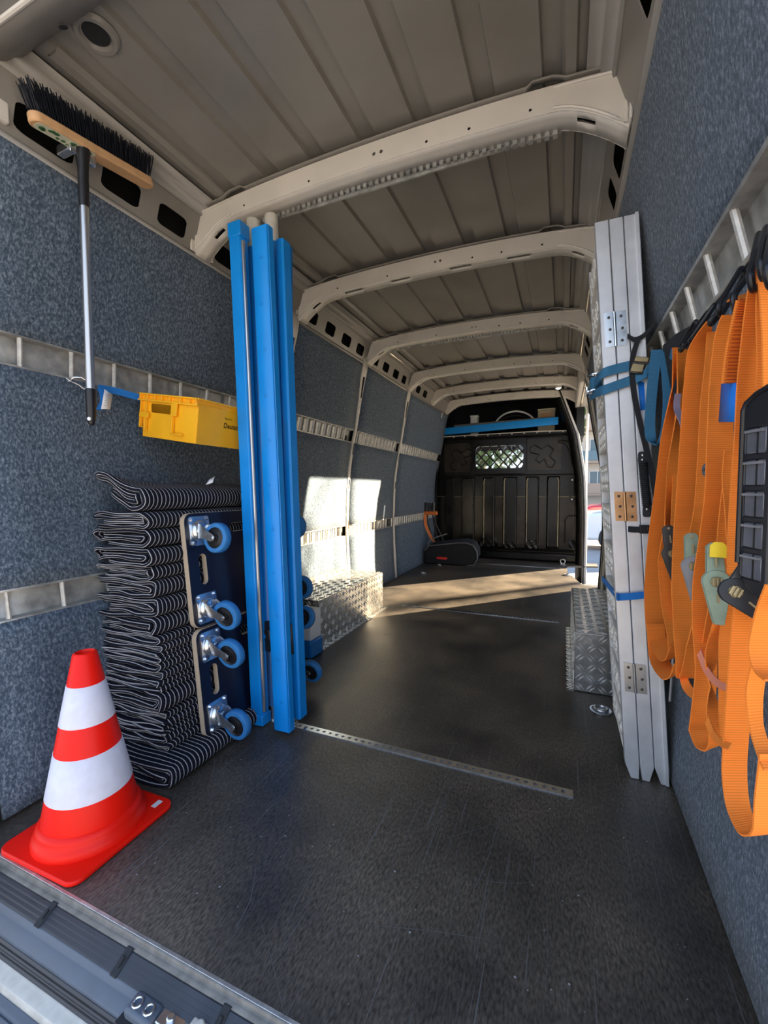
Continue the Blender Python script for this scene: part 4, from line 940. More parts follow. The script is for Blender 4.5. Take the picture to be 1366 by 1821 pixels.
# ------------------------------------------------------------------ wheel boxes of chequer plate
def teeth(b, fn, U, V, pitch=.040):
    nu, nv = int(U / pitch), int(V / pitch)
    for i in range(nu):
        for j in range(nv):
            cu, cv = (i + .5) * U / nu, (j + .5) * V / nv; s_ = 1 if (i + j) % 2 else -1
            for o_ in (-.0065, .0065):
                a, c = .0175, .0042
                pts = []
                for du, dv, hh in ((-a, 0, 0), (0, -c, 0), (a, 0, 0), (0, c, 0), (-a * .6, 0, .0036), (a * .6, 0, .0036)):
                    ru = (du - (dv + o_) * s_) * .707; rv = (du * s_ + (dv + o_)) * .707; pts.append(fn(cu + ru, cv + rv, hh))
                b.add(pts, [(0, 1, 5, 4), (1, 2, 5), (2, 3, 4, 5), (3, 0, 4)])
def wheelbox(x0, x1, y0, y1, h, label, inner):
    t = empty('wheel_arch_box', ((x0 + x1) / 2, y0, 0), label, 'metal box')
    b = MB(); b.box((x0, y0, .002), (x1, y1, h)); b.build('box_shell', 'chequer', t, bevel=.003)
    xi, sg = (x1, 1) if inner > 0 else (x0, -1)
    b = MB(); teeth(b, lambda u, v, w: (x0 + u, y0 + v, h + w), x1 - x0, y1 - y0); b.build('top_tread_pattern', 'tear', t, fix=False)['kind'] = 'stuff'
    b = MB(); teeth(b, lambda u, v, w: (xi + sg * w, y0 + u, v), y1 - y0, h); b.build('side_tread_pattern', 'tear', t, fix=False)['kind'] = 'stuff'
    b = MB(); teeth(b, lambda u, v, w: (x0 + u, y0 - w, v), x1 - x0, h); b.build('end_tread_pattern', 'tear', t, fix=False)['kind'] = 'stuff'
    b = MB(); b.box((min(xi, xi + sg * .028), y0 - .01, .001), (max(xi, xi + sg * .028), y1 + .02, .004)); b.build('floor_flange', 'chequer', t)
    b = MB(); n = int((y1 - y0) / .016)
    teeth(b, lambda u, v, w: (xi + sg * v, y0 + u, .004 + w), y1 - y0, .028, .027); b.build('flange_tread_pattern', 'tear', t, fix=False)['kind'] = 'stuff'
    b = MB()
    for yy in lin(y0 + .03, y1 - .03, 7): b.lathe([(.0045, 0), (.004, .002), (.0001, .0028)], (xi + sg * .014, yy, .005), (0, 0, 1), 8)
    b.build('flange_rivet', 'steel', t)
    return t
wb = wheelbox(-1.500, -1.19, 1.93, 2.79, .262, 'chequer plate wheel arch box in the sun along the left wall', 1)
b = MB(); b.box((-1.494, 1.93, .262), (-1.488, 2.79, .29)); b.build('wall_flange', 'chequer', wb)
wheelbox(.052, .305, 1.93, 2.81, .252, 'chequer plate wheel arch box by the right wall behind the ramp', -1)

# ------------------------------------------------------------------ folding ramp
ramp = empty('folding_ramp', (.2, 1.4, 0), 'folded aluminium loading ramp of three sections strapped upright to the right wall', 'ramp')
TOPX = [.068, .105, .141, .181]; BOTX = [.180, .219, .256, .293]; ZT = 1.612
def rx(e, z): return TOPX[e] * z / ZT + BOTX[e] * (1 - z / ZT)
def rbeam(b, i, y0, y1, lip=False):
    g = .0009; ch = .03
    def X(z): return rx(i, z) + g, rx(i + 1, z) - g
    a0, a1 = X(.001); c0_, c1_ = X(.035); t0, t1 = X(ZT); cl_ = .014 if i in (0, 2) else .004; cr2 = .012 if i == 1 else .002
    poly = [(a0 + cl_, .001), (a1 - cr2, .001), (c1_, .045), (t1, ZT), (t0, ZT), (c0_, .045)]
    b.prism(poly, lambda p, q: (p, y0, q), lambda p, q: (p, y1, q))
for i in range(3):
    b = MB(); rbeam(b, i, 1.397, 1.427); b.build('side_rail', 'alu', ramp, bevel=.002)
    b = MB(); rbeam(b, i, 1.70, 1.728); b.build('side_rail', 'alu', ramp, bevel=.002)
b = MB(); b.prism([(rx(3, 0) - .012, .004), (rx(3, 0) - .004, .004), (rx(3, ZT) - .004, ZT), (rx(3, ZT) - .012, ZT)], lambda p, q: (p, 1.390, q), lambda p, q: (p, 1.397, q)); b.build('rail_lip', 'alu', ramp)
NT = 12
for i in range(3):
    for k in range(NT):
        z0 = .07 + k * .1285; z1 = z0 + .088
        b = MB()
        def X2(z, f): a, c = rx(i, z), rx(i + 1, z); return a + (c - a) * f
        b.hexa([(X2(z0, .12), 1.427, z0), (X2(z0, .62), 1.427, z0), (X2(z0, .62), 1.70, z0), (X2(z0, .12), 1.70, z0), (X2(z1, .12), 1.427, z1), (X2(z1, .62), 1.427, z1), (X2(z1, .62), 1.70, z1), (X2(z1, .12), 1.70, z1)])
        if i == 0:
            for yy in (1.47, 1.53, 1.6, 1.66):
                for zz in ((z0 + z1) / 2,): b.lathe([(.017, 0), (.013, .004), (.009, .004), (.007, .001), (.0001, .001)], (X2(zz, .12), yy, zz), (-1, 0, 0), 12)
                for zz in (z0 + .018, z1 - .018): b.lathe([(.006, 0), (.005, .003), (.0001, .003)], (X2(zz, .12), yy + .03, zz), (-1, 0, 0), 8)
            for zz in (z0 + .004, z1 - .004): b.tube([(X2(zz, .10), 1.43, zz), (X2(zz, .10), 1.70, zz)], .003, 6)
        b.build('tread', 'tread', ramp)
def hinge(i, z0, z1, m):
    h = empty('hinge', (rx(i, z0), 1.395, z0)); h.parent = ramp; h.matrix_parent_inverse = ramp.matrix_basis.inverted()
    for s_ in (0, 1):
        b = MB(); n0, n1 = (rx(i, z0) + .012, rx(i + 1, z0) - .004) if s_ == 0 else (rx(i + 1, z0) + .004, rx(i + 2, z0) - .008)
        m0, m1 = (rx(i, z1) + .012, rx(i + 1, z1) - .004) if s_ == 0 else (rx(i + 1, z1) + .004, rx(i + 2, z1) - .008)
        b.prism([(n0, z0), (n1, z0), (m1, z1), (m0, z1)], lambda p, q: (p, 1.3935, q), lambda p, q: (p, 1.3972, q)); b.build('hinge_leaf', m, h)
        b = MB()
        for k in range(3):
            f = .15 + .35 * k; zz = z0 + (z1 - z0) * f; xx = (n0 + (m0 - n0) * f + n1 + (m1 - n1) * f) / 2 + (.002 if k == 1 else 0); b.lathe([(.0042, 0), (.0038, .0014), (.0015, .0018), (.0001, .001)], (xx, 1.3935, zz), (0, -1, 0), 10)
        b.build('hinge_screw', 'darksteel', h)
    b = MB(); b.cyl((rx(i + 1, z0), 1.3935, z0), (rx(i + 1, z1), 1.3935, z1), .0038, 10); b.build('hinge_pin', m, h)
hinge(0, 1.255, 1.352, 'zinc'); hinge(0, .758, .842, 'brass'); hinge(0, .260, .345, 'steel')
p = [aty(1134, 678, 1.3955), aty(1148, 680, 1.3955), aty(1151, 728, 1.3955), aty(1139, 730, 1.3955)]
b = MB(); b.add(p, [(0, 1, 2, 3)]); b.build('blue_sticker', 'tag', ramp, solid=.0006)
p = [aty(1140, 731, 1.3955), aty(1151, 729, 1.3955), aty(1153, 752, 1.3955), aty(1144, 753, 1.3955)]
b = MB(); b.add(p, [(0, 1, 2, 3)]); b.build('white_sticker', 'paper', ramp, solid=.0006)
hh = empty('carry_handle', aty(1144, 860, 1.385), None); hh.parent = ramp; hh.matrix_parent_inverse = ramp.matrix_basis.inverted(); hh['label'] = 'black ribbed rubber carrying handle'
b = MB(); n = 22; P0, P1 = aty(1143, 822, 1.375), aty(1151, 900, 1.375); pts = []; rr = []
for k in range(n * 2 + 1): pts.append(P0.lerp(P1, k / (2 * n))); rr.append(.0125 if k % 2 else .0098)
b.tube(pts, rr, 12); b.build('ribbed_grip', 'rubber', hh, smooth=.3)
for q, m_ in ((aty(1143, 812, 1.383), .0135), (aty(1151, 908, 1.383), .0125)):
    b = MB(); b.prism(round_rect(q.x - m_ * .8, q.z - .018, q.x + m_ * .8, q.z + .014, .006, 3), lambda u, v: (u, q.y, v), lambda u, v: (u, q.y + .008, v)); b.build('handle_end', 'rubber', hh, bevel=.002)
    b = MB(); b.lathe([(.0045, 0), (.003, .003), (.0001, .004)], (q.x, q.y, q.z + .004), (0, -1, 0), 12)
    if m_ > .013: b.lathe([(.0045, 0), (.003, .003), (.0001, .004)], (q.x, q.y, q.z - .009), (0, -1, 0), 12)
    b.build('handle_screw', 'steel', hh)

def rib(name, pxs, plane, width, m, parent, wd, y=True, thick=.002, sub=6, dz=None):
    pts = []
    for k, p in enumerate(pxs):
        pl_ = p[2] if len(p) > 2 else plane
        pts.append(aty(p[0], p[1], pl_) if y else atx(p[0], p[1], pl_))
    if not y:
        dep = [(p - CAM_POS).dot(RM.col[2]) for p in pts]; ws_ = width if isinstance(width, list) else [width] * len(pts)
        width = [w_ * 900 * d_ / F_PX for w_, d_ in zip(ws_, dep)]
    b = MB(); b.ribbon(pts, wd, width, thick, sub); return b.build(name, m, parent, fix=True, smooth=.7)
UPV = Vector((.0, 0, 1))
# grey-blue ratchet strap round the top of the ramp
t = empty('upper_ramp_strap', (.12, 1.39, 1.15), 'grey-blue ratchet strap holding the top half of the ramp, long loop hanging down', 'ratchet strap')
rib('strap_webbing', [(1046, 700, 1.66), (1060, 680, 1.45), (1072, 664, 1.388), (1100, 655, 1.386), (1126, 649, 1.386)], 1.388, .027, 'blueweb', t, Vector((.05, 0, 1)))
rib('strap_webbing', [(1050, 705, 1.55), (1066, 696, 1.42), (1078, 692, 1.387), (1100, 684, 1.385), (1125, 675, 1.383), (1145, 666, 1.37), (1165, 653, 1.34)], 1.385, .027, 'blueweb', t, [Vector((.05, 0, 1))] * 6 + [Vector((.3, 0, 1))])
rib('strap_loop', [(1168, 622), (1161, 680), (1156, 740), (1157, 775), (1167, 791), (1180, 783), (1187, 745), (1188, 690), (1181, 625)], 1.25, .024, 'blueweb', t, [Vector((1, .25, 0))] * 3 + [Vector((1, .2, .3)), Vector((1, 0, 0)) * .001 + Vector((0, 1, .1)), Vector((1, .2, -.3))] + [Vector((1, .25, 0))] * 3)
rib('strap_webbing', [(1150, 660, 1.36), (1168, 640, 1.30), (1186, 628, 1.25), (1200, 632, 1.16)], 1.3, .026, 'blueweb', t, UPV)
b = MB(); q = aty(1134, 655, 1.375); mx = Matrix.Translation(q) @ Matrix.Rotation(R(14), 4, 'Y')
b.box((-.018, -.006, -.016), (.018, .006, .018), mx); b.build('cam_buckle', 'darksteel', t, bevel=.003)
b = MB(); b.box((-.016, -.010, -.012), (.014, -.006, .010), mx); b.box((-.014, -.009, .016), (.020, -.004, .030), mx); b.build('buckle_plate', 'yzinc', t, bevel=.002)
b = MB(); q = aty(1060, 682, 1.50)
for s_ in (-1, 1): b.lathe([(.026, 0), (.026, .003), (.0001, .003)], q + Vector((0, 0, s_ * .024)), (0, 0, 1), 16)
for k in range(12): a = k * .5236; b.box((q.x + .026 * math.cos(a) - .003, q.y + .026 * math.sin(a) - .003, q.z - .027), (q.x + .026 * math.cos(a) + .003, q.y + .026 * math.sin(a) + .003, q.z - .023))
b.box((q.x - .03, q.y - .05, q.z - .028), (q.x - .026, q.y + .06, q.z - .018)); b.cyl(q + Vector((0, 0, -.03)), q + Vector((0, 0, .03)), .006, 10)
b.build('ratchet', 'zinc', t)
b = MB(); b.lathe([(.017, -.018), (.019, 0), (.017, .018)], q, (0, 0, 1), 16); b.build('wound_webbing', 'blueweb', t)
# lower bright blue strap
t = empty('lower_ramp_strap', (.2, 1.39, .54), 'narrow bright blue strap round the lower half of the ramp', 'strap')
rib('strap_webbing', [(1071, 1029, 1.735), (1084, 1044, 1.56), (1097, 1060, 1.392), (1101, 1062, 1.388), (1130, 1060, 1.386), (1160, 1056, 1.386), (1175, 1053, 1.36), (1200, 1050, 1.18)], 1.388, .020, 'brightweb', t, UPV)
# black retaining straps of the ramp
t = empty('black_ramp_strap', (.2, 1.38, 1.2), 'wide black strap running down the right edge of the ramp', 'strap')
rib('strap_webbing', [(1116, 597, 1.386), (1128, 604, 1.384), (1140, 600, 1.384), (1152, 590, 1.38), (1165, 575, 1.37)], 1.384, .014, 'felt', t, UPV)
rib('strap_webbing', [(1137, 598, 1.382), (1128, 625, 1.381), (1124, 655, 1.381), (1128, 700, 1.38), (1138, 750, 1.38), (1150, 800, 1.378), (1163, 860, 1.37), (1172, 930, 1.36)], 1.384, .014, 'felt', t, Vector((1, 0, .1)))
t = empty('buckle_strap', (.2, 1.39, .74), 'short black strap with buckle below the brass hinge on the ramp', 'strap')
rib('strap_webbing', [(1117, 941), (1135, 942), (1156, 940)], 1.391, .017, 'felt', t, UPV)
b = MB(); q = aty(1146, 941, 1.388); b.box((q.x - .013, q.y - .006, q.z - .012), (q.x + .013, q.y + .002, q.z + .012)); b.box((q.x + .004, q.y - .009, q.z - .006), (q.x + .010, q.y - .005, q.z + .008)); b.build('buckle', 'black', t, bevel=.003)
# dark sheet added for the shade and black straps beside the ramp
t = empty('shade_sheet', (.26, 1.25, .7), 'flat dark sheet added for the shade between ramp and orange straps', 'dark sheet')
b = MB(); zz = lin(.34, 1.20, 12)
b.grid([0, 1, 2, 3, 4], zz, lambda i, z: (wx(1, 1.2, z, (.006, .035, .045, .035, .006)[int(i)] * (.5 + .5 * sm((z - .32) / .2))), 1.39 - .30 * i / 4 * (.75 + .25 * sm((z - .3) / .2)), z)); b.build('sheet_body', 'felt', t, solid=.004, fix=False)
b = MB(); b.tube([(wx(1, 1.2, z, .05), 1.30 - .02 * math.sin(z * 5), z) for z in lin(.3, 1.0, 8)], .003, 6); b.build('sheet_line', 'greyplate', t)

# ------------------------------------------------------------------ orange ratchet straps on the right rail
CF = Vector((.93, .37, 0))
def hook(parent, a, c, x0, x1, wid=.009, r=.0034):
    wid *= .8; r = min(r, .0038)
    A = atx(a[0], a[1], x0); B = atx(c[0], c[1], x1); d_ = (B - A); L = d_.length; d_.normalize(); s_ = d_.cross(Vector((1, -.4, .2))).normalized()
    pts = []
    for k in range(9): g = math.pi * k / 8; pts.append(A + s_ * wid * math.cos(g) - d_ * wid * math.sin(g))
    for k in range(9): g = math.pi * k / 8; pts.append(B - s_ * wid * math.cos(g) + d_ * wid * math.sin(g))
    b = MB(); b.tube(pts, r, 10, closed=True); return b.build('hook', 'black', parent)
def ratchet(parent, px, py, x, ang, sc, plate_m, tip_m, L=.075, dep=.025, bend=0):
    """seen side-on: rounded head plate and tapering handle plate, spool between"""
    q = atx(px, py, x); sc = sc * (q - CAM_POS).dot(RM.col[2]) / F_PX / .152
    n = (CAM_POS - q).normalized(); n = (n + Vector((.12, 0, 0))).normalized(); u = Vector((-n.y, n.x, 0)).normalized(); v = n.cross(u)
    if v.z < 0: v = -v
    a = R(ang); U = (u * math.cos(a) + v * math.sin(a)); V = (v * math.cos(a) - u * math.sin(a))
    e = empty('ratchet', q); e.parent = parent; e.matrix_parent_inverse = parent.matrix_basis.inverted()
    def f(s_, t_, w_): return q + U * (s_ * sc) + V * (t_ * sc) + n * (w_ * sc)
    cb, sb_ = math.cos(R(bend)), math.sin(R(bend))
    def fh(s_, t_, w_): return f(s_ * cb - t_ * sb_, s_ * sb_ + t_ * cb, w_)
    top = [(-.012, .068), (-.006, .074), (.006, .074), (.012, .068), (.014, .02), (.016, -.01), (-.016, -.01), (-.014, .02)]
    hnd = [(.022 * math.cos(R(g)), .022 * math.sin(R(g))) for g in range(-20, 201, 20)] + [(-.014, -.045), (-.0075, -.078), (.0075, -.078), (.014, -.045)]
    for w0 in (0, -dep):
        b = MB(); b.prism(top, lambda s_, t_: f(s_, t_, w0 + .001), lambda s_, t_: f(s_, t_, w0 - .001)); b.build('frame_plate', tip_m, e, bevel=.0006)
        b = MB(); b.prism(hnd, lambda s_, t_: fh(s_, t_, w0 + .0035), lambda s_, t_: fh(s_, t_, w0 + .0015)); b.build('handle_plate', plate_m, e, bevel=.0006)
    b = MB(); b.lathe([(.0001, .0055 * sc), (.009 * sc, .0052 * sc), (.0105 * sc, .003 * sc), (.0105 * sc, -.03 * sc)], q, n, 18); b.cyl(f(0, .066, .004), f(0, .066, -dep), .0035 * sc, 8); b.cyl(fh(0, -.07, .002), fh(0, -.07, -dep), .004 * sc, 8)
    for s0 in (-.006, 0, .006): b.hexa([f(s0 - .0022, -.008, .007), f(s0 + .0022, -.008, .007), f(s0 + .0022, .008, .007), f(s0 - .0022, .008, .007), f(s0 - .0015, -.007, .0105), f(s0 + .0015, -.007, .0105), f(s0 + .0015, .007, .0105), f(s0 - .0015, .007, .0105)])
    for t0, t1, g_ in ((-.038, -.022, fh), (.028, .048, f)): b.hexa([g_(-.002, t0, .003), g_(.002, t0, .003), g_(.002, t1, .003), g_(-.002, t1, .003), g_(-.0015, t0, .007), g_(.0015, t0, .007), g_(.0015, t1, .007), g_(-.0015, t1, .007)])
    b.build('spool_pin', 'yzinc', e)
    return e
def stitched(parent, pxs, x, width):
    o = rib('stitched_end', pxs, x, width, 'orange', parent, CF, y=False, thick=.004)
    b = MB(); 
    P = [atx(p[0], p[1], x) for p in pxs]; nf = Vector((.37, -.93, 0))
    for k in range(26):
        s_ = k / 25 * (len(P) - 1); i = min(int(s_), len(P) - 2); c = P[i].lerp(P[i + 1], s_ - i) + nf * .0028; b.tube([c - CF * width * .25, c + CF * width * .25], .0006, 4, cap=False)
    b.build('stitching', mat('stitch_red', (.55, .08, .01), .8) if 'stitch_red' not in bpy.data.materials else bpy.data.materials['stitch_red'], parent)['kind'] = 'stuff'
    return o
TW = Vector((.2, 1, 0)); G = 'orange ratchet straps hanging from the right rail'
# A
A_ = empty('ratchet_strap', atx(1200, 620, .21), 'orange ratchet strap hanging nearest the ramp, twisted thin at the top', 'ratchet strap', G)
rib('webbing', [(1208, 618), (1196, 690), (1188, 780), (1180, 870), (1170, 960), (1166, 1050), (1170, 1120), (1184, 1160), (1197, 1170), (1206, 1150)], .215, [.026, .02, .028, .034, .038, .044, .044, .04, .034, .03], 'orange', A_, [CF, TW, CF, CF, CF, CF, CF, Vector((.9, .3, .5)), Vector((.9, .3, .3)), CF], y=False)
rib('webbing', [(1214, 622), (1206, 720), (1200, 830), (1188, 930), (1186, 1000), (1192, 1070), (1202, 1130), (1203, 1162)], .222, [.022, .024, .03, .03, .034, .036, .034, .03], 'orange', A_, [CF, TW, CF, Vector((.6, 1, 0)), CF, CF, CF, CF], y=False)
rib('webbing', [(1212, 640), (1214, 740), (1210, 850), (1206, 960), (1208, 1060), (1210, 1130), (1210, 1160)], .235, [.03] * 7, 'orange', A_, [TW, CF, CF, CF, CF, TW, TW], y=False)
rib('webbing', [(1166, 1110), (1172, 1170), (1188, 1198), (1202, 1200), (1210, 1180)], .208, [.034, .038, .034, .028, .024], 'orange', A_, [CF, CF, Vector((.8, .3, .5)), Vector((.8, .3, .4)), CF], y=False)
rib('loop_end', [(1206, 700), (1204, 726), (1214, 752), (1218, 770)], .21, .012, mat('faded_back', (.35, .28, .38), .8), A_, CF, y=False)
hook(A_, (1236, 578), (1212, 618), .225, .215)
ratchet(A_, 1196, 985, .205, 8, 105, 'darksteel', 'darksteel')
# B
B_ = empty('ratchet_strap', atx(1240, 600, .21), 'orange ratchet strap with plain grey ratchet plate, second from the ramp', 'ratchet strap', G)
rib('webbing', [(1262, 575), (1243, 622), (1236, 700), (1230, 790), (1224, 880), (1216, 970), (1215, 1050), (1218, 1120), (1220, 1175), (1218, 1205)], .205, [.03, .042, .046, .046, .046, .042, .044, .044, .04, .034], 'orange', B_, [Vector((.6, 1, 0))] + [CF] * 9, y=False)
rib('webbing', [(1218, 1205), (1226, 1200), (1238, 1150), (1246, 1100), (1250, 1040), (1252, 960)], .205, [.03, .034, .038, .034, .03, .03], 'orange', B_, [CF, CF, CF, Vector((.9, .6, 0)), CF, CF], y=False)
rib('webbing', [(1268, 590), (1268, 640), (1262, 720), (1256, 820), (1250, 900), (1240, 960)], .215, [.022, .03, .036, .034, .034, .034], 'orange', B_, CF, y=False)
rib('webbing', [(1212, 1190), (1222, 1222), (1240, 1238), (1252, 1232)], .20, .018, 'orange', B_, Vector((.7, .3, .7)), y=False)
rib('loop_end', [(1258, 845), (1250, 838), (1256, 828), (1270, 825)], .195, .010, 'sill', B_, Vector((0, .3, 1)), y=False)
hook(B_, (1267, 548), (1232, 600), .228, .205, .008); hook(B_, (1258, 560), (1218, 612), .225, .205, .007)
ratchet(B_, 1234, 1007, .190, 4, 122, 'greyplate', 'green')
# C
C_ = empty('ratchet_strap', atx(1290, 600, .2), 'orange ratchet strap with green plate ratchet tipped in yellow', 'ratchet strap', G)
rib('webbing', [(1300, 560), (1291, 600), (1284, 680), (1280, 780), (1276, 880), (1264, 960), (1252, 1040), (1252, 1120), (1256, 1190), (1250, 1260), (1245, 1300)], .200, [.034, .044, .048, .050, .050, .046, .044, .044, .042, .044, .044], 'orange', C_, CF, y=False)
rib('webbing', [(1245, 1298), (1252, 1322), (1263, 1330), (1272, 1318), (1270, 1270), (1262, 1215), (1268, 1160), (1284, 1110), (1296, 1060)], .197, [.044, .036, .024, .024, .03, .032, .03, .036, .03], 'orange', C_, [CF, Vector((.9, .3, .3)), Vector((.8, .5, .4)), CF, CF, TW, CF, CF, CF], y=False)
rib('webbing', [(1298, 870), (1293, 930), (1288, 990), (1275, 1080), (1262, 1150), (1284, 1145), (1300, 1100), (1306, 1050)], .207, [.03, .034, .034, .034, .03, .03, .03, .03], 'orange', C_, [CF] * 4 + [Vector((.9, .3, .5))] + [CF] * 3, y=False)
rib('webbing', [(1302, 800), (1298, 850), (1302, 900), (1306, 960)], .204, .03, 'orange', C_, CF, y=False)
stitched(C_, [(1326, 534), (1318, 570), (1306, 630), (1300, 682)], .194, .034)
rib('webbing', [(1306, 532), (1312, 528), (1326, 530), (1332, 548)], .198, .026, 'orange', C_, Vector((.7, -.7, 0)), y=False)
hook(C_, (1318, 488), (1283, 548), .225, .195, .010); hook(C_, (1340, 498), (1312, 536), .215, .19, .014, .005); hook(C_, (1300, 530), (1268, 570), .22, .2, .007)
n_ = Vector((.36, -.93, 0)); P = [atx(1281, 682, .1945) + n_ * .003, atx(1313, 682, .1945) + n_ * .003, atx(1309, 751, .1945) + n_ * .003, atx(1276, 751, .1945) + n_ * .003]
b = MB(); b.add(P, [(0, 1, 2, 3)]); o = b.build('blue_label', 'tag', C_, solid=.0007)
b = MB(); random.seed(9)
for k in range(17):
    f = .06 + k * .054; a = P[0].lerp(P[3], f) + n_ * .0012; c = P[1].lerp(P[2], f) + n_ * .0012; u0 = random.uniform(.1, .35); r_ = .0011 if k == 10 else .0004; b.tube([a.lerp(c, u0), a.lerp(c, 1 - u0)], r_, 4)
b.build('label_print', 'ink', C_)
ratchet(C_, 1275, 1035, .183, 3, 145, 'green', 'green')
q = [c for c in C_.children if c.name.startswith('ratchet')][0]
b = MB(); qq = atx(1275, 1035, .183); s8 = 145 * (qq - CAM_POS).dot(RM.col[2]) / F_PX / .152; nn = (CAM_POS - qq).normalized(); nn = (nn + Vector((.12, 0, 0))).normalized(); uu = Vector((-nn.y, nn.x, 0)).normalized(); 
b.prism([(-.0125, .046), (-.0125, .068), (-.006, .0745), (.006, .0745), (.0125, .068), (.0125, .046)], lambda s_, t_: qq + uu * s_ * s8 + Vector((0, 0, t_ * s8)) + nn * .0005, lambda s_, t_: qq + uu * s_ * s8 + Vector((0, 0, t_ * s8)) + nn * .0018); b.build('yellow_tip', 'yellow', q, label='yellow painted tip')
# D
D_ = empty('ratchet_strap', atx(1345, 520, .19), 'orange ratchet strap with the largest low loop, behind the black organiser case', 'ratchet strap', G)
rib('webbing', [(1354, 470), (1346, 530), (1340, 600), (1333, 680), (1328, 760), (1322, 850), (1316, 940), (1314, 1020)], .202, [.03, .040, .046, .048, .046, .046, .046, .044], 'orange', D_, CF, y=False)
rib('webbing', [(1362, 480), (1360, 560), (1362, 640), (1358, 720), (1352, 800)], .205, .034, 'orange', D_, CF, y=False)
rib('webbing', [(1330, 1070), (1322, 1140), (1316, 1220), (1310, 1300), (1306, 1370), (1312, 1430), (1328, 1472), (1342, 1484), (1354, 1474), (1362, 1420), (1372, 1340)], .193, [.050, .050, .050, .048, .048, .046, .040, .032, .034, .044, .046], 'orange', D_, [CF] * 6 + [Vector((.9, .3, .35)), Vector((.9, .3, .2)), CF, CF, CF], y=False)
rib('webbing', [(1306, 1060), (1296, 1130), (1294, 1210), (1292, 1280), (1296, 1340)], .204, [.034, .036, .034, .028, .02], 'orange', D_, CF, y=False)
rib('webbing', [(1352, 1180), (1342, 1230), (1345, 1290), (1360, 1340), (1372, 1370)], .190, [.034, .034, .034, .03, .03], 'orange', D_, [CF, CF, Vector((.8, .6, 0)), CF, CF], y=False)
rib('pale_backed_loop', [(1244, 1160), (1256, 1190), (1276, 1215), (1302, 1226)], .19, .014, mat('faded_orange', (.85, .28, .16), .8), D_, Vector((.5, .3, .8)), y=False)
rib('pale_backed_loop', [(1258, 1280), (1268, 1305), (1284, 1322), (1300, 1328)], .18, .014, 'orange', D_, Vector((.5, .3, .8)), y=False)
hook(D_, (1352, 430), (1338, 500), .225, .19, .012, .005); hook(D_, (1366, 420), (1356, 478), .215, .185, .012, .005)
ratchet(D_, 1308, 1052, .176, -24, 165, 'black', 'darksteel', bend=72)
# E
E_ = empty('ratchet_strap', atx(1370, 560, .17), 'orange ratchet strap at the far right, cut by the picture edge', 'ratchet strap', G)
rib('webbing', [(1368, 480), (1376, 600), (1376, 720), (1368, 820), (1366, 900), (1368, 980), (1372, 1060)], .200, .045, 'orange', E_, CF, y=False)
rib('webbing', [(1382, 1040), (1364, 1090), (1352, 1150), (1358, 1190), (1378, 1210)], .185, [.045, .046, .046, .04, .04], 'orange', E_, CF, y=False)
rib('loop_end', [(1356, 782), (1362, 772), (1372, 768)], .190, .010, 'blueweb', E_, UPV, y=False)
rib('blue_sleeve', [(1358, 866), (1372, 868)], .190, .028, 'brightweb', E_, UPV, y=False)
hook(E_, (1376, 430), (1368, 490), .21, .17, .012, .005)

# ------------------------------------------------------------------ organiser case
og = empty('organiser_case', (.165, .56, .75), 'black organiser case with smoked clear compartments at the right picture edge', 'organiser case')
O0 = atx(1322, 860, .176); 
ud = Vector((.30, -.954, 0)).normalized(); nd = Vector((-.954, -.30, 0)).normalized()
ztop, zbot = atx(1311, 735, .172).z, atx(1311, 1000, .172).z
def of(u, v, w): return Vector((O0.x, O0.y, 0)) + ud * u + nd * w + Vector((0, 0, v))
CWd = .035
zt2, zb2 = ztop + .028, zbot - .03
outer = [(0, zbot), (0, ztop)] + [(.15 * (1 - math.cos(R(a))) * .5, ztop + .022 * math.sin(R(a))) for a in (20, 40, 60, 80)] + [(.16, ztop + .026), (.16, zb2 - .02)] + [(.15 * (1 - math.cos(R(a))) * .35, zbot - .035 * math.sin(R(a))) for a in (80, 60, 40, 20)]
NC = 5; ch_ = (ztop - .012 - zbot) / 4.6; holes = []; cells = []
z = ztop - .018
while z - ch_ > zbot - .022:
    holes.append(round_rect(.006, z - ch_ + .004, CWd - .002, z - .002, .002, 2)); cells.append((z - ch_ + .004, z - .002)); z -= ch_
holes.append([(CWd + .004, zb2 + .01), (.15, zb2), (.15, ztop + .02), (CWd + .004, ztop - .0)])
plate('case_frame', outer, holes, .007, lambda u, v, w: of(u, v, w), 'black', og, bevel=.0015)
for a, c in cells:
    b = MB(); V = [of(.006, a, -.006), of(CWd - .002, a, -.006), of(CWd - .002, c, -.006), of(.006, c, -.006), of(.006, a, .003), of(CWd - .002, a, .003), of(CWd - .002, c, .003), of(.006, c, .003)]
    b.hexa([V[0], V[1], V[2], V[3], V[4], V[5], V[6], V[7]]); b.build('compartment', 'clear', og, bevel=.0015)
    b = MB(); b.hexa([of(.007, c - .0045, .003), of(CWd - .004, c - .0045, .003), of(CWd - .004, c - .002, .003), of(.007, c - .002, .003), of(.007, c - .0045, .006), of(CWd - .004, c - .0045, .006), of(CWd - .004, c - .002, .006), of(.007, c - .002, .006)]); b.build('compartment_lip', 'greyplate', og)
    b = MB(); b.hexa([of(.0225, a, .0031), of(.0232, a, .0031), of(.0232, c, .0031), of(.0225, c, .0031), of(.0225, a, .0045), of(.0232, a, .0045), of(.0232, c, .0045), of(.0225, c, .0045)]); b.build('compartment_divider', 'black', og)
b = MB(); b.tube([of(.001, zbot, .003)] + [of(u + .001, v, .003) for u, v in outer[1:6]], .003, 8); b.build('case_rim', 'black', og)

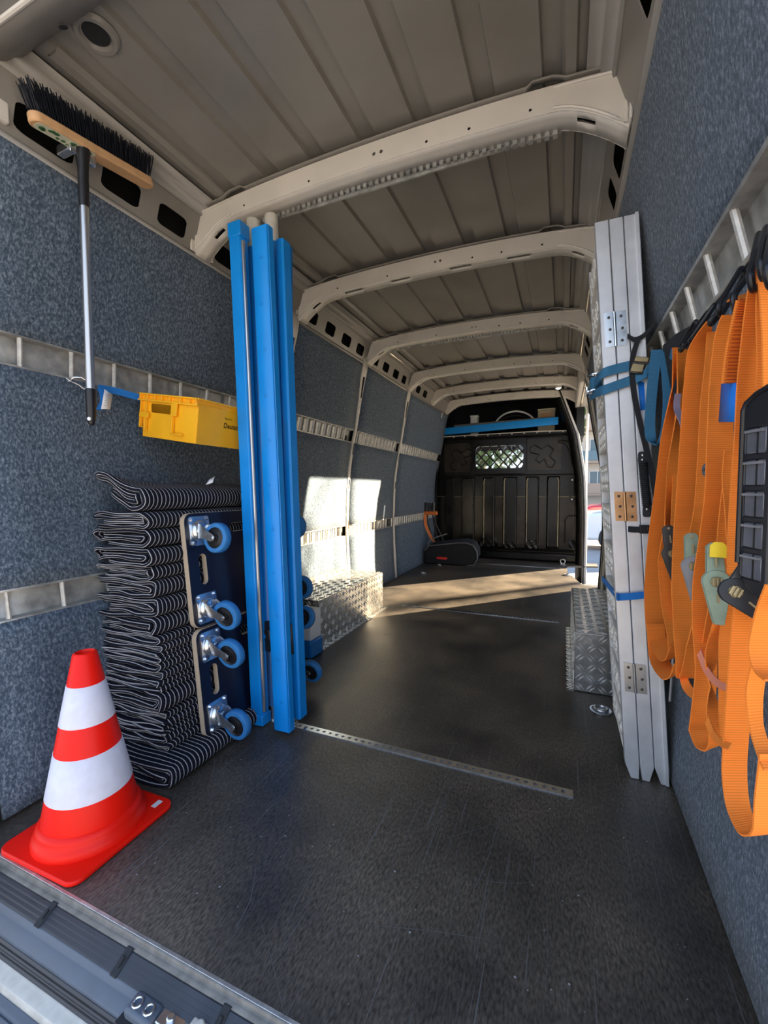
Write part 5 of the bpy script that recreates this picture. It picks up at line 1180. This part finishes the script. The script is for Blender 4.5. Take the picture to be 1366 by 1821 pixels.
# ------------------------------------------------------------------ things at the bulkhead
t = empty('black_mat', (-1.15, 4.85, 0), 'black folded floor mat with red reflector lying at the foot of the bulkhead', 'mat')
b = MB(); prof = [(-1.47, .005), (-.98, .005), (-.90, .02), (-.865, .09), (-.87, .17), (-.91, .235), (-.99, .262), (-1.10, .255), (-1.30, .225), (-1.42, .21), (-1.47, .15)]
b.prism(prof, lambda u, v: (u, 4.68, v), lambda u, v: (u - .03, 5.05, v * 1.05)); b.build('mat_body', 'felt', t, bevel=.015, smooth=1.0)
b = MB(); b.tube([(u, 4.68, v) for u, v in prof[1:]], .006, 6); b.build('mat_piping', 'greyplate', t)
b = MB(); b.box((-1.32, 4.655, .065), (-1.20, 4.672, .09)); b.build('red_reflector', 'redtag', t, bevel=.004)
t = empty('hand_truck', (-1.44, 4.95, 0), 'folded hand truck with orange crossbar standing behind the black mat', 'hand truck')
b = MB()
for x0, x1 in ((-1.44, -1.50), (-1.37, -1.43), (-1.30, -1.41)): b.tube([(x0, 4.90, .24), (x1 + .02, 4.86, .45), (x1, 4.84, .66)], .009, 8)
b.build('frame_tube', 'darksteel', t)
b = MB(); b.box((-1.53, 4.82, .555), (-1.36, 4.85, .60)); b.build('crossbar', 'orangepl', t, bevel=.01)
b = MB()
for x in (-1.50, -1.455, -1.41): b.cyl((x, 4.83, .60), (x + .005, 4.83, .70), .018, 10)
b.build('grip', 'black', t, bevel=.003)
b = MB(); b.ribbon([Vector((-1.50, 4.80, .56)), Vector((-1.49, 4.79, .44)), Vector((-1.44, 4.80, .32)), Vector((-1.40, 4.82, .24))], Vector((1, .3, 0)), .035, .004); b.build('elastic_strap', 'orangepl', t)
b = MB(); b.tube([(-1.46, 4.75, .10), (-1.45, 4.76, .24), (-1.36, 4.78, .30), (-1.24, 4.82, .34)], .007, 8); b.build('toe_frame', 'greyplate', t)
# on the shelf
for k, (pa, pb, yy, h_, lb) in enumerate((((785, 768), (993, 748), 5.33, .085, 'long light blue plastic profile lying on the shelf lip, front one'), ((808, 760), (985, 745), 5.42, .06, 'grey-blue plastic profile lying behind the front one on the shelf'))):
    A = aty(*pa, yy); B = aty(*pb, yy); A.z = max(A.z, 1.52 + h_ / 2); B.z = max(B.z, 1.53 + h_ / 2)
    t = empty('shelf_profile', A, lb, 'plastic bar', 'plastic profiles on the bulkhead shelf'); b = MB(); n = B - A
    V = []
    for q in (A, B):
        for dy, dz in ((-.012, -h_ / 2), (.0, -h_ / 2 - .004), (.03, h_ / 2 - .03), (.03, h_ / 2), (-.008, h_ / 2), (-.014, 0)): V.append(q + Vector((0, dy, dz)))
    b.add(V, [(0, 1, 2, 3, 4, 5), (11, 10, 9, 8, 7, 6)] + [(i, (i + 1) % 6, (i + 1) % 6 + 6, i + 6) for i in range(6)]); b.build('profile_body', 'blue' if k == 0 else 'greyplate', t, bevel=.002)
def shelf_thing(name, px, py, wd, hh_, m, label, cat, lid=None):
    q = aty(px, py, 5.52); t = empty(name, (q.x, 5.52, 1.5), label, cat)
    s_ = 1
    b = MB(); b.box((q.x - wd / 2, 5.48, 1.502), (q.x + wd / 2, 5.48 + wd, q.z)); b.build('body', m, t, bevel=.008)
    b = MB(); b.box((q.x - wd / 2 - .004, 5.476, q.z), (q.x + wd / 2 + .004, 5.484 + wd, q.z + .018)); b.build('lid', lid or m, t, bevel=.004)
    return t
shelf_thing('white_tub', 844, 742, .09, .1, 'paper', 'small white plastic tub on the bulkhead shelf, left', 'tub')
tb = shelf_thing('cardboard_box', 972, 730, .19, .15, 'tan', 'tan cardboard box standing on the bulkhead shelf, right', 'box', 'cream')
b = MB(); q = aty(972, 735, 5.476); b.box((q.x - .06, 5.472, q.z - .04), (q.x + .05, 5.478, q.z + .0)); b.build('box_print', 'redtag' if 0 else 'wood', tb)
t = empty('cable_coil', (-.55, 5.5, 1.55), 'coil of pale cable leaning upright on the bulkhead shelf', 'cable')
b = MB(); q = aty(915, 748, 5.5); b.tube([(q.x + .24 * math.cos(a), 5.5 + .02 * math.sin(3 * a), q.z - .06 + .17 * math.sin(a)) for a in lin(.15, math.pi + .1, 20)], .011, 8); b.build('cable_loop', 'paper', t)
b = MB(); b.tube([(q.x + .21 * math.cos(a), 5.53, q.z - .08 + .15 * math.sin(a)) for a in lin(-.1, math.pi * .8, 20)], .010, 8); b.build('cable_loop', 'black', t)
for px, py, lb in ((773, 711, 'small bright LED lamp under the roof at the left'), (993, 690, 'small bright LED lamp under the roof at the right')):
    d = ray(px, py); tt = (1.865 - .85) / d.z; q = CAM_POS + d * tt; t = empty('roof_lamp', (q.x, q.y, 1.865), lb, 'lamp')
    b = MB(); b.lathe([(.030, .03), (.032, .0), (.026, -.004), (.024, .0)], (q.x, q.y, 1.865), (0, 0, 1), 20); b.cyl((q.x, q.y, 1.89), (q.x, q.y, 1.95), .012, 10); b.build('lamp_housing', 'bow', t)
    b = MB(); b.lathe([(.0001, -.012), (.014, -.010), (.024, .0)], (q.x, q.y, 1.865), (0, 0, 1), 20); b.build('lamp_lens', 'lamp', t)
# wiring clip in the upper left corner by the bulkhead
t = empty('grab_loop', (-1.37, 5.05, 1.75), 'pale hanging loop at the top of the left wall by the bulkhead', 'hook')
b = MB(); b.tube([aty(779, 716, 5.0), aty(782, 728, 5.0), aty(786, 735, 5.0), aty(785, 742, 5.0), aty(780, 740, 5.0), aty(781, 730, 5.0)], .01, 8); b.build('loop', 'bow', t)
# small parcel between dollies and wheel box
t = empty('storage_box', (-1.10, 1.80, 0), 'small white and blue box between the dollies and the wheel arch box', 'box')
b = MB(); b.box((-1.26, 1.80, .09), (aty(553, 1140, 1.8).x, 1.90, .24)); b.build('box_body', 'paper', t, bevel=.006)
b = MB(); b.box((-1.27, 1.79, .002), (aty(555, 1140, 1.8).x, 1.905, .09)); b.build('box_tray', 'bluedeep', t, bevel=.008)
b = MB(); q = Vector((aty(547, 1140, 1.8).x - .03, 1.797, .17)); b.tube([q + Vector((.02 * math.cos(a), 0, .026 * math.sin(a))) for a in lin(0, 5.0, 12)], .004, 6); b.build('box_mark', 'blue', t)

# ------------------------------------------------------------------ outside
g = structure('ground', 'sunlit paved street around the van', 'ground')
b = MB(); b.box((-60, -60, -.75), (60, 90, -.65)); b.build('paving', 'asphalt', g)
bl = empty('apartment_building', (8, 42, -.65), 'pale apartment block with balconies seen through the side door', 'building')
b = MB(); b.box((-1.5, 42, -.65), (12, 52, 15)); b.build('building_wall', 'facade', bl)
for k in range(5):
    z0 = 1.2 + k * 2.8
    b = MB(); b.box((-.6, 40.9, z0 - .9), (11, 42, z0 - .7)); b.build('balcony_floor', 'facade2', bl)
    b = MB(); b.box((-.6, 40.85, z0 - .7), (11, 40.95, z0 + .15)); b.build('balcony_rail', 'pane' if k % 2 else 'facade2', bl)
    for j in range(5):
        x0 = .0 + j * 2.1; b = MB(); b.box((x0, 41.95, z0 - .5), (x0 + 1.2, 42.02, z0 + 1.2)); w_ = b.build('window_pane', 'pane', bl)
        b = MB()
        for lo, hi in (((x0 - .06, 41.9, z0 - .56), (x0, 42, z0 + 1.26)), ((x0 + 1.2, 41.9, z0 - .56), (x0 + 1.26, 42, z0 + 1.26)), ((x0, 41.9, z0 + 1.2), (x0 + 1.2, 42, z0 + 1.26)), ((x0 + .57, 41.9, z0 - .5), (x0 + .63, 42, z0 + 1.2))): b.box(lo, hi)
        b.build('window_frame', 'shell', bl)
def car(x, y, m, label):
    t = empty('parked_car', (x, y, -.65), label, 'car')
    prof = [(0, .25), (0, .75), (.35, .9), (1.0, .95), (1.6, 1.42), (2.9, 1.45), (3.6, 1.0), (4.2, .92), (4.3, .3)]
    b = MB(); b.prism(prof, lambda u, v: (x + u, y, -.65 + v), lambda u, v: (x + u, y + 1.75, -.65 + v)); b.build('body', m, t, bevel=.06)
    b = MB(); gl = [(1.15, .96), (1.65, 1.36), (2.85, 1.38), (3.4, 1.0)]; b.prism(gl, lambda u, v: (x + u, y - .01, -.65 + v), lambda u, v: (x + u, y + .01, -.65 + v)); b.build('side_window', 'pane', t)
    for u in (.85, 3.4):
        b = MB(); b.lathe([(.0001, -.02), (.2, -.02), (.31, -.01), (.32, .2), (.0001, .2)], (x + u, y, -.33), (0, 1, 0), 24); b.build('wheel', 'rubber', t)
    return t
car(.6, 17, 'carred', 'red parked car seen through the side door gap'); car(.25, 11.5, 'carwhite', 'white parked car seen low through the side door gap')
random.seed(31)
for x_, y_, h_, lb in ((-3.4, 19, 6.5, 'leafy green tree ahead of the van seen through the barred window, left'), (-.9, 24, 7.5, 'taller leafy green tree ahead of the van seen through the barred window, right')):
    t = empty('leafy_tree', (x_, y_, -.65), lb, 'tree')
    b = MB(); b.tube([(x_, y_, -.65), (x_ + .1, y_, h_ * .3), (x_, y_ + .1, h_ * .6)], [.2, .15, .08], 8); b.build('trunk', 'bark', t)
    b = MB()
    for k in range(2600):
        v = Vector((random.gauss(0, 1), random.gauss(0, 1), random.gauss(0, 1))).normalized() * (random.random() ** .4); c = Vector((x_ + v.x * 1.9, y_ + v.y * 1.9, h_ * .58 + v.z * h_ * .42)); q1 = Vector((random.uniform(-1, 1), random.uniform(-1, 1), random.uniform(-1, 1))).normalized() * .13; q2 = q1.cross(Vector((random.uniform(-1, 1), 1, random.uniform(-1, 1)))).normalized() * .09
        b.add([c - q1, c + q2, c + q1, c - q2], [(0, 1, 2, 3)])
    b.build('crown', 'leaf', t, fix=False, smooth=0)['kind'] = 'stuff'
# street tree whose branches dapple the sun
tr = empty('street_tree', (9.0, 13.4, -.65), 'bare street tree outside to the front right', 'tree')
random.seed(21); bt = MB(); leaves = MB()
def branch(p, d_, L, r, depth):
    pts = [p]; q = p; dd = d_
    for k in range(4):
        dd = (dd + Vector((random.uniform(-.22, .22), random.uniform(-.22, .22), random.uniform(-.1, .16)))).normalized(); q = q + dd * L / 4; pts.append(q)
    bt.tube(pts, [r, r * .85, r * .75, r * .65, r * .55], 5, cap=False)
    if depth == 0: return
    for k in range(4):
        i = random.randint(1, 4); nd2 = (dd + Vector((random.uniform(-.9, .9), random.uniform(-.9, .9), random.uniform(-.35, .6)))).normalized(); branch(pts[i], nd2, L * .62, r * .5, depth - 1)
branch(Vector((8.2, 12.6, -.65)), Vector((0, 0, 1)), 2.6, .15, 0); branch(Vector((8.2, 12.6, 1.9)), Vector((-.2, .1, 1)), 2.4, .07, 3); branch(Vector((8.2, 12.6, 1.7)), Vector((.3, -.3, .8)), 2.2, .06, 3)
bt.build('branches', 'bark', tr)
print('meshes', len(bpy.data.meshes), 'tris', sum(len(m.polygons) for m in bpy.data.meshes))
